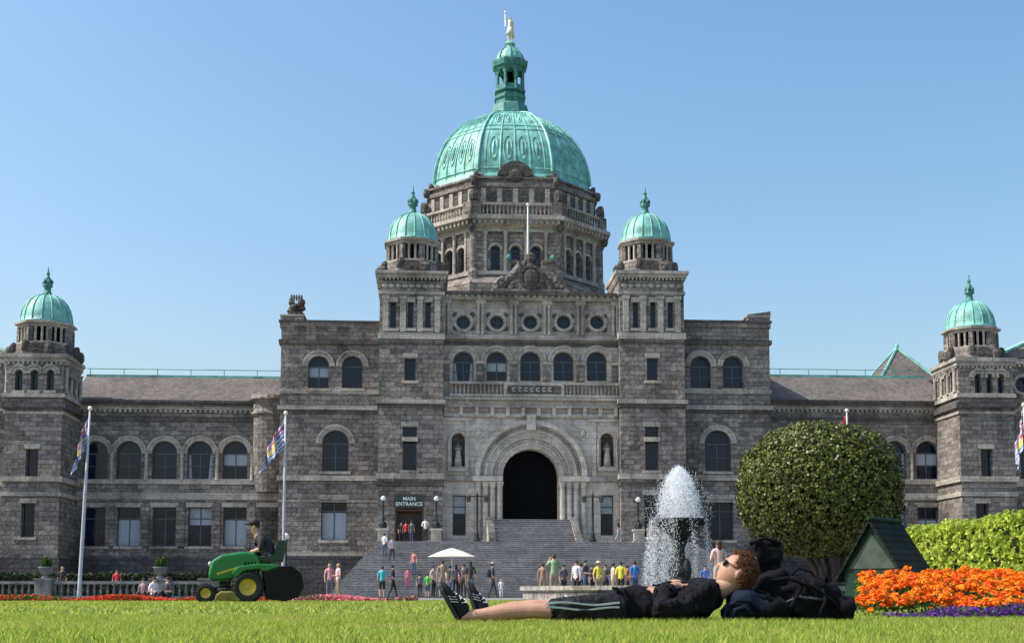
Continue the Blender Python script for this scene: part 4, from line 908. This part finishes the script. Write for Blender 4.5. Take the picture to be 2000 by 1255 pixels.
b=MB(); b.ell(c+Vector((.105,0,-.08)),(.02,.015,.022),1,8)
for sg in (-1,1): b.ell(c+Vector((0,sg*.095,-.075)),(.022,.012,.032),1,8)
b.obj('nose_and_ears',[SKIN],RD,True,uv=False)
# ================= LYING MAN =================
YL=7.25; sL=F/YL
def ly(px,py,dy): return Wp(px,py,YL+dy) 
HS=mat('reclining_skin',(.44,.235,.155),.5,var=.14,scale=14,bump=.0012,bscale=160)
JK=mat('black_jacket',(.006,.006,.008),.85,var=.3,scale=8,bump=.02,bscale=13,spec=.15); SH=mat('black_shorts',(.006,.006,.009),.7,var=.2,bump=.012,bscale=14,spec=.25)
def nodes(l): return [(ly(a,b_,c),r) for a,b_,c,r in l]
tmp=[]
legn=nodes([(1160,1190,-.11,.07),(1075,1192,-.12,.052),(1040,1191,-.12,.046),(985,1195,-.12,.052),(940,1200,-.12,.038),(910,1203,-.12,.033),(896,1203,-.12,.036)])
legf=nodes([(1160,1190,.11,.07),(1085,1185,.13,.052),(1050,1184,.13,.046),(1000,1189,.14,.05),(960,1194,.14,.037),(942,1196,.14,.033),(930,1196,.14,.034)])
ch=lambda n:[(i,i+1,0) for i in range(n-1)]
tmp.append(skinmesh('a',legn,ch(7),[HS],2)); tmp.append(skinmesh('a',legf,ch(7),[HS],2))
core=nodes([(1235,1184,0,.12),(1290,1180,0,.11),(1345,1170,0,.12),(1382,1158,0,.08),(1408,1152,0,.055),(1430,1138,0,.055),(1440,1125,0,.05)])
tmp.append(skinmesh('a',core,ch(7),[HS],2))
tmp.append(skinmesh('a',nodes([(1235,1186,0,.1),(1200,1188,-.08,.085),(1150,1190,-.11,.07)]),ch(3),[HS],2)); tmp.append(skinmesh('a',nodes([(1235,1186,0,.1),(1200,1188,.08,.085),(1150,1190,.11,.07)]),ch(3),[HS],2))
def armhand(sh,el,wr,dirv,palm,nr,flip):
    out=[]; d=dirv.normalized(); s=palm.normalized(); nn=nr.normalized()
    out.append(skinmesh('a',[(sh,.05),(el,.042),(wr,.028),(wr+d*.03,(.034,.02)),(wr+d*.075,(.04,.018))],ch(5),[HS],2))
    for k,(off,ln,r) in enumerate(((-.03,.068,.0085),(-.01,.078,.0092),(.011,.072,.009),(.031,.056,.0078))):
        b0=wr+d*.07+s*off; pts=[(wr+d*.03+s*off*.6,.011),(b0,.0105),(b0+d*ln*.45+nn*.006,r),(b0+d*ln*.78-nn*.006,r*.93),(b0+d*ln-nn*.02,r*.8)]
        out.append(skinmesh('a',pts,ch(5),[HS],2))
    f=flip; pts=[(wr+d*.018+s*.015*f,.014),(wr+d*.045+s*.042*f,.0125),(wr+d*.072+s*.055*f-nn*.004,.0108),(wr+d*.095+s*.056*f-nn*.012,.009)]
    out.append(skinmesh('a',pts,ch(4),[HS],2)); return out
wr1=ly(1318,1143,-.09); tmp+=armhand(ly(1300,1165,-.2),ly(1302,1160,-.16),wr1,Vector((.95,.25,.0)),Vector((-.25,.95,-.1)),Vector((0,-.1,1)),1)
wr2=ly(1312,1138,.08); tmp+=armhand(ly(1300,1160,.22),ly(1303,1155,.18),wr2,Vector((.85,-.5,.0)),Vector((.5,.85,0)),Vector((0,0,1)),-1)
hc=ly(1440,1118,0); tilt=R(34); turn=R(-3)
Fv=Vector((-math.cos(tilt)*math.cos(turn),-math.sin(turn),math.sin(tilt)*math.cos(turn))); Uv=Vector((math.sin(tilt),0,math.cos(tilt))); Sv=Uv.cross(Fv).normalized(); Uv=Fv.cross(Sv).normalized()
def hp3(f,s,u): return hc+Fv*f+Sv*s+Uv*u
V=[];Fc=[];nu,nv=72,56
ga=lambda x,m,w: math.exp(-((x-m)/w)**2)
for j in range(nv+1):
    ph=-pi/2+pi*j/nv
    for i in range(nu):
        th=2*pi*i/nu; f=math.cos(ph)*math.cos(th); s=math.cos(ph)*math.sin(th); u=math.sin(ph)
        q=[f*.097,s*.076*(1-.28*max(0,-u)),u*.118]
        if f>0:
            q[0]+=.014*max(0,-u)
            q[0]+=.030*ga(s,0,.13)*max(0,(1-abs(u+.2)/.1) if u<-.2 else (1-(u+.2)/.36))
            q[0]-=.011*ga(abs(s),.34,.14)*ga(u,.06,.1); q[0]+=.006*ga(u,.24,.08)*ga(s,0,.5)
            q[0]+=.007*ga(u,-.43,.05)*ga(s,0,.22)+.007*ga(u,-.55,.05)*ga(s,0,.2)-.004*ga(u,-.49,.025)*ga(s,0,.22); q[0]+=.012*ga(u,-.8,.14)*ga(s,0,.35)
        else:
            q[0]*=1-.3*max(0,-u-.2)
        V.append(hp3(*q))
for j in range(nv):
    for i in range(nu): Fc.append((j*nu+i,j*nu+(i+1)%nu,(j+1)*nu+(i+1)%nu,(j+1)*nu+i))
b=MB(); b.mesh(V,Fc)
Mh=Matrix((Fv,Sv,Uv)).transposed()
for sg in (-1,1): b.ell(hp3(-.005,sg*.078,-.005),(.02,.01,.034),1,12,M=Mh@Matrix.Rotation(sg*.35,3,'Z'))
for m in tmp:
    b.mesh([v.co for v in m.vertices],[tuple(p.vertices) for p in m.polygons])
MAN=b.obj('person',[HS],uv=False); m=MAN.modifiers.new('r','REMESH'); m.mode='VOXEL'; m.voxel_size=.0045; m.use_smooth_shade=True
m=MAN.modifiers.new('s','SMOOTH'); m.factor=.5; m.iterations=2
top(MAN,'person lying back on the grass in black jacket, shorts and sunglasses','person')
def dnoise(me,amp,sc,seed=0):
    from mathutils import noise
    for v in me.vertices:
        n=noise.noise(v.co*sc+Vector((seed,0,0)))+.5*abs(noise.noise(Vector((v.co.x*sc*2.3,v.co.y*sc,v.co.z*sc*2))))
        v.co+=v.normal*n*amp
jn=nodes([(1245,1184,0,(.145,.115)),(1290,1180,0,(.15,.12)),(1345,1172,0,(.16,.125)),(1385,1160,0,(.12,.09)),(1404,1153,0,.068),
 (1372,1166,-.17,.085),(1325,1190,-.25,.068),(1288,1196,-.27,.062),(1300,1168,-.18,.055),(1314,1146,-.11,.042),
 (1372,1162,.17,.085),(1325,1180,.25,.066),(1290,1186,.26,.06),(1300,1160,.2,.055),(1310,1142,.1,.042),(1222,1186,0,(.15,.11))])
je=[(0,1,0),(1,2,0),(2,3,0),(3,4,0),(3,5,0),(5,6,0),(6,7,0),(7,8,0),(8,9,0),(3,10,0),(10,11,0),(11,12,0),(12,13,0),(13,14,0),(0,15,0)]
me=skinmesh('jacket',jn,je,[JK],4); dnoise(me,.03,12); linkme('jacket',me,MAN)
sn=nodes([(1235,1187,0,(.15,.105)),(1195,1188,-.1,.096),(1130,1190,-.12,.08),(1066,1191,-.125,.07),(1195,1188,.1,.094),(1130,1187,.125,.078),(1078,1186,.135,.068)])
me=skinmesh('shorts',sn,[(0,1,0),(1,2,0),(2,3,0),(0,4,0),(4,5,0),(5,6,0)],[SH],4); dnoise(me,.018,10,5); linkme('shorts',me,MAN)
b=MB()
for off in (0,.03):
    pts=[ly(px,1178+off*sL*.9+ (2.5*math.sin(px*.05+off*40)),-.2-.01*math.sin(px*.02)) for px in range(1066,1216,6)]
    for i in range(len(pts)-1):
        b.tube([pts[i],pts[i+1]],.006,5)
b.obj('white_stripe',[WHITE],MAN,True,uv=False)
b=MB()
for k in range(460):
    th=random.uniform(-pi,pi); ph=random.uniform(-.45,pi/2); f=math.cos(ph)*math.cos(th); s=math.cos(ph)*math.sin(th); u=math.sin(ph)
    if f>.42 and u<.66: continue
    if f>-.1 and u<.2: continue
    if u<-.3 and f>-.4: continue
    r=random.uniform(.009,.016); e=random.uniform(.95,1.05); b.ell(hp3(f*.1*e,s*.08*e,u*.12*e),(r,r*random.uniform(.6,1),r*random.uniform(.6,1)),1,6,noise=.25)
n=11000; d=rng.normal(size=(n,3)); d/=np.linalg.norm(d,axis=1)[:,None]; kk=~(((d[:,0]>.42)&(d[:,2]<.66))|((d[:,0]>-.1)&(d[:,2]<.18))|(d[:,2]<-.45)); d=d[kk]
HR=leafmat('auburn_hair',(.06,.02,.008),(.30,.12,.045),.3,.4)
ho=b.obj('hair',[mat('auburn_hair_mass',(.08,.028,.012),.55,var=.4,scale=40,bump=.004,bscale=120)],MAN,False,uv=False)
wv=1+.05*np.sin(d[:,0]*17)*np.sin(d[:,2]*19+d[:,1]*13)
Pc=np.array([tuple(hp3(q[0]*.109,q[1]*.089,q[2]*.129)) for q in d*wv[:,None]])+rng.normal(size=(len(d),3))*.005
linkme('hair_curls',cloud('hair_curls',Pc,.0085,[HR],asp=.25),MAN)
b=MB()
for sg in (-1,1):
    b.ell(hp3(.094,sg*.034,.008),(.008,.027,.02),.8,14,M=Mh); b.tube([hp3(.09,sg*.06,.014),hp3(.05,sg*.08,.014),hp3(-.005,sg*.083,.008)],.0032,6)
b.tube([hp3(.1,-.012,.014),hp3(.1,.012,.014)],.003,6); b.obj('sunglasses',[mat('dark_lens',(.01,.01,.012),.12)],MAN,True,uv=False)
CAN=mat('shoe_black_mesh',(.012,.012,.014),.8,bump=.003,bscale=80,spec=.3); SOL=mat('shoe_sole',(.03,.03,.034),.7); LAC=mat('shoelace',(.7,.7,.7),.7)
def shoe(heel,xd,zd,sc=.84):
    xd=xd.normalized(); yd=zd.cross(xd).normalized(); zd=xd.cross(yd).normalized(); P=lambda x,y,z: heel+(xd*x+yd*y+zd*z)*sc
    st=[(-.005,.02,.045),(.015,.034,.085),(.06,.038,.105),(.10,.04,.10),(.14,.043,.082),(.19,.048,.062),(.24,.044,.05),(.275,.03,.038),(.292,.012,.02)]
    b=MB(); n=16; V=[]
    for x,w,h in st:
        for i in range(n):
            a=2*pi*i/n; yy=w*math.copysign(abs(math.cos(a))**.75,math.cos(a)); zz=h*.5+h*.5*math.copysign(abs(math.sin(a))**.8,math.sin(a)); V.append(P(x,yy*(1-.2*max(0,math.sin(a))),.018+zz))
    b.mesh(V,[(j*n+i,j*n+(i+1)%n,(j+1)*n+(i+1)%n,(j+1)*n+i) for j in range(8) for i in range(n)]+[tuple(range(n)),tuple(8*n+i for i in range(n))])
    up=b.obj('shoe',[CAN],MAN,True,uv=False)
    b=MB(); V=[]
    for zz in (0,.026):
        for sgn in (1,-1):
            for x,w,h in (st if sgn==1 else reversed(st)): V.append(P(x*1.01,sgn*(w+.006),zz))
    k=len(st)*2; b.mesh(V,[tuple(reversed(range(k))),tuple(range(k,2*k))]+[(i,(i+1)%k,(i+1)%k+k,i+k) for i in range(k)]); b.obj('shoe_sole',[SOL],up,uv=False)
    b=MB()
    for i in range(6):
        x=.105+i*.019; h=.118-.009*i; sg=1 if i%2 else -1
        b.tube([P(x,-.032,h-.028),P(x+.004,-.015,h-.002),P(x+.012*sg,.015,h-.002),P(x,.032,h-.028)],.0042,5)
    b.tube([P(.09,0,.118),P(.085,.03,.128),P(.1,.045,.11)],.003,5); b.tube([P(.09,0,.118),P(.08,-.035,.125),P(.1,-.05,.1)],.003,5)
    for sg in (-1,1):
        for k in range(3): b.tube([P(.15+.02*k,sg*.047,.03),P(.12+.02*k,sg*.036,.075)],.004,5)
    b.obj('shoelace',[LAC],up,True,uv=False)
shoe(ly(893,1214,-.12),Vector((-.46,-.14,.84)),Vector((.84,0,.46)),.82)
shoe(ly(930,1209,.14),Vector((-.3,.12,.92)),Vector((.92,0,.3)),.76)
BG=mat('bag_nylon_black',(.006,.006,.008),.85,var=.3,bump=.015,bscale=18,spec=.12); BL=mat('bag_blue',(.007,.013,.026),.8,var=.3,bump=.012,bscale=22,spec=.15)
def bag(name,parts,label,straps=(),m=BG,m2=BL):
    b=MB()
    for px,py,dy,rx,ry,rz,rot,mi in parts: b.ell(ly(px,py,dy),(rx,ry,rz),.7,36,mi=mi,M=Matrix.Rotation(rot,3,'Y'))
    o=b.obj(name,[m,m2],uv=False,smooth=True); dnoise(o.data,.034,15,3); top(o,label,'bag')
    if straps:
        s=MB()
        for st,r,mi in straps: s.tube([ly(*p) for p in st],r,8,mi)
        so=s.obj('strap',[m,m2,mat('buckle_grey',(.1,.1,.11),.5)],o,True,uv=False)
    return o
bag('backpack',[(1570,1174,.12,.21,.15,.12,.08,0),(1520,1160,.15,.13,.13,.145,-.2,0),(1636,1188,.1,.085,.12,.075,.2,0),(1560,1142,.1,.12,.09,.06,.15,0),(1598,1146,.05,.06,.08,.05,-.2,0)],'large black travel backpack lying on the grass',
 [([(1500,1134,-.03),(1540,1128,-.06),(1590,1146,-.07),(1630,1176,-.05),(1650,1205,-.03)],.011,0),([(1520,1182,-.03),(1560,1164,-.07),(1610,1170,-.06)],.007,2),([(1545,1122,.05),(1560,1108,.05),(1585,1116,.05),(1600,1140,.03)],.008,0),([(1535,1205,-.06),(1560,1156,-.09),(1570,1132,-.02)],.012,0),([(1600,1208,-.06),(1612,1172,-.08),(1605,1146,-.02)],.012,0)])
bag('daypack',[(1470,1182,-.03,.13,.12,.075,.15,1),(1440,1196,-.1,.08,.07,.048,-.1,1),(1500,1190,-.05,.1,.1,.07,.0,0)],'dark blue and black bag used as a pillow',
 [([(1415,1205,-.17),(1420,1184,-.18),(1440,1172,-.17),(1465,1172,-.16),(1480,1190,-.16)],.014,1),([(1430,1207,-.19),(1436,1190,-.2),(1455,1184,-.19),(1470,1200,-.19)],.012,1),([(1475,1150,-.12),(1500,1160,-.14),(1515,1200,-.14)],.012,0)])
bag('bag',[(1492,1085,.3,.1,.1,.095,0,0),(1490,1130,.3,.12,.1,.12,0,0),(1500,1180,.3,.12,.1,.11,0,0)],'upright rounded black bag standing behind the head',[([(1465,1062,.2),(1495,1050,.2),(1525,1062,.2)],.01,0)])
# ================= PEOPLE =================
def gp(px,Y,H,yaw,pose,shirt,pants,hair,label,z=None,**k):
    x=Xg(px,Y); person(x,Y,stz(Y,x) if z is None else z,H,yaw,pose,shirt,pants,hair,label,**k)
dk=(.02,.02,.02); br=(.06,.03,.015); bl=(.4,.28,.12); wh=(.7,.7,.7); jn_=(.05,.08,.16); kh=(.3,.24,.16)
gp(643,58,1.62,20,'stand',(.65,.3,.32),(.15,.15,.18),bl,'person in pink top and dark trousers at the stair foot')
gp(660,57,1.6,-60,'hold',(.75,.5,.5),kh,bl,'blonde person in pale pink top')
gp(746,61,1.58,180,'stand',(.05,.45,.5),dk,dk,'person in teal shirt near the stairs',shorts=True)
gp(767,62,1.65,90,'walk',(.03,.03,.05),dk,dk,'person in dark clothes walking')
gp(750,91,1.7,150,'stand',wh,jn_,br,'person in white shirt on upper steps')
gp(765,90,1.7,30,'walk',(.4,.42,.5),dk,dk,'person in grey shirt descending stairs')
gp(796,86,1.3,10,'stand',(.7,.15,.25),(.5,.1,.2),dk,'child in pink dress on the stairs')
gp(808,88,1.7,-30,'stand',(.5,.2,.2),jn_,br,'person in red patterned shirt on the stairs')
gp(792,97.2,1.7,180,'stand',(.6,.05,.04),dk,dk,'person in red shirt entering the door',z=zl)
gp(830,95,1.85,0,'hold',wh,dk,dk,'uniformed guard in white shirt at the door',z=zl)
gp(783,97.6,1.7,0,'stand',dk,dk,dk,'person in black by the door',z=zl)
gp(803,96.4,1.7,160,'stand',(.1,.1,.12),jn_,br,'person in dark jacket at the door',z=zl)
gp(835,62,1.25,160,'stand',(.1,.45,.08),jn_,dk,'child in green shirt',shorts=True)
gp(846,63,1.66,60,'stand',(.5,.4,.35),dk,dk,'person in beige jacket')
gp(864,57,1.75,190,'stand',(.3,.22,.13),kh,br,'person in tan jacket seen from behind')
gp(879,64,1.68,100,'hold',dk,jn_,dk,'person in black jacket')
gp(890,59,1.62,200,'stand',(.1,.1,.14),dk,dk,'person with dark hair and dark coat',long=True)
gp(905,62,1.7,-20,'hold',(.08,.08,.1),dk,dk,'person in black jacket reading')
gp(919,53,1.6,170,'stand',(.03,.03,.03),(.15,.15,.18),dk,'person with long black hair in black top',long=True)
gp(962,59,1.68,90,'walk',(.06,.07,.07),(.05,.05,.06),br,'walking traveller with hat and backpack',hat=(.25,.25,.24),pack=(.04,.04,.05))
gp(979,66,1.0,10,'stand',wh,wh,bl,'small child in white')
gp(820,84,1.6,180,'walk',(.1,.1,.12),dk,dk,'person in dark top climbing the stairs')
gp(856,66,1.6,10,'stand',(.35,.35,.4),jn_,dk,'person in grey top in the crowd')
gp(899,68,1.65,140,'stand',(.5,.12,.1),dk,br,'person in dull red top in the crowd')
gp(872,70,1.6,0,'hold',(.55,.5,.42),kh,dk,'person in cream shirt in the crowd')
gp(1060,57,1.62,170,'stand',(.3,.2,.14),kh,br,'person in brown top')
gp(1082,52.5,1.88,190,'photo',(.25,.38,.2),kh,br,'tall person in green shirt taking a photo')
gp(1101,57,1.55,30,'stand',(.12,.09,.12),dk,dk,'person in dark purple top')
gp(1126,55,1.68,-40,'stand',wh,dk,dk,'person in white shirt and black trousers')
gp(1144,54.5,1.7,60,'hold',(.06,.06,.09),jn_,dk,'person in navy jacket')
gp(1135,60,1.7,160,'stand',(.2,.3,.5),dk,br,'person in blue shirt')
gp(1157,61,1.65,40,'stand',(.05,.05,.06),dk,dk,'person in black coat in the crowd')
gp(1169,53.5,1.58,20,'stand',(.75,.6,.1),kh,dk,'person in yellow shirt and sun hat',hat=(.6,.52,.35))
gp(1183,58,1.6,-10,'hold',(.08,.08,.08),dk,dk,'person in black shirt')
gp(1198,56,1.6,100,'stand',(.55,.5,.4),kh,dk,'person in beige jacket')
gp(1213,53.5,1.6,170,'stand',(.85,.7,.05),dk,dk,'person in bright yellow shirt')
gp(1226,60,1.6,70,'hold',(.5,.1,.1),dk,dk,'person in dark red top')
gp(1240,53.5,1.62,-160,'stand',(.05,.2,.55),jn_,dk,'person in bright blue jacket')
gp(1209,95,1.75,70,'walk',(.04,.04,.05),(.3,.32,.36),dk,'person in black top walking along the landing',z=zl)
gp(1378,60,1.6,0,'stand',(.05,.12,.4),dk,dk,'person in blue top behind the fountain')
gp(1405,37,1.78,200,'hold',(.7,.42,.42),(.4,.3,.3),br,'person with long brown hair in pink top',long=True)
gp(120,64,1.62,0,'stand',(.03,.03,.035),dk,(.3,.25,.2),'person in black coat beside the urn')
gp(227,66,1.5,20,'stand',(.6,.05,.06),dk,br,'person in red shirt behind the balustrade')
gp(300,50,1.7,60,'ground',wh,jn_,br,'person in white shirt sitting on the ground')
gp(327,50,1.7,-40,'ground',(.05,.05,.06),dk,dk,'person in black sitting on the ground')
gp(280,51,1.6,0,'ground',(.3,.2,.2),dk,dk,'person in brown sitting on the ground')
# ================= LIGHT / SKY / CAMERA =================
el=R(50); az=R(8)
sd=Vector((-math.cos(az)*math.cos(el),-math.sin(az)*math.cos(el),math.sin(el)))
sun=bpy.data.lights.new('sun','SUN'); sun.energy=5.; sun.angle=R(.5); sun.color=(1,.95,.87); so=bpy.data.objects.new('sun',sun); COL.objects.link(so); so.rotation_euler=sd.to_track_quat('Z','Y').to_euler()
w=bpy.data.worlds.new('World'); SC.world=w; w.use_nodes=True; nt=w.node_tree; sk=nt.nodes.new('ShaderNodeTexSky'); sk.sky_type='NISHITA'; sk.sun_disc=False; sk.sun_elevation=el; sk.sun_rotation=math.atan2(sd.x,sd.y); sk.air_density=1.35; sk.dust_density=3.0; sk.ozone_density=2.5
hs_=nt.nodes.new('ShaderNodeHueSaturation'); hs_.inputs['Saturation'].default_value=1.2; hs_.inputs['Value'].default_value=1.38
bg=nt.nodes['Background']; nt.links.new(sk.outputs[0],hs_.inputs['Color']); nt.links.new(hs_.outputs[0],bg.inputs[0]); bg.inputs[1].default_value=.15
cam=bpy.data.cameras.new('camera'); co=bpy.data.objects.new('camera',cam); COL.objects.link(co); co.location=(0,0,CH); co.rotation_euler=(pi/2+PIT,0,0)
cam.sensor_width=36; cam.lens=F/2000*36; cam.shift_y=(PY0-627.5)/2000; cam.clip_start=.05; cam.clip_end=5000
SC.camera=co; SC.view_settings.view_transform='Standard'; SC.view_settings.look='None'; SC.view_settings.exposure=0
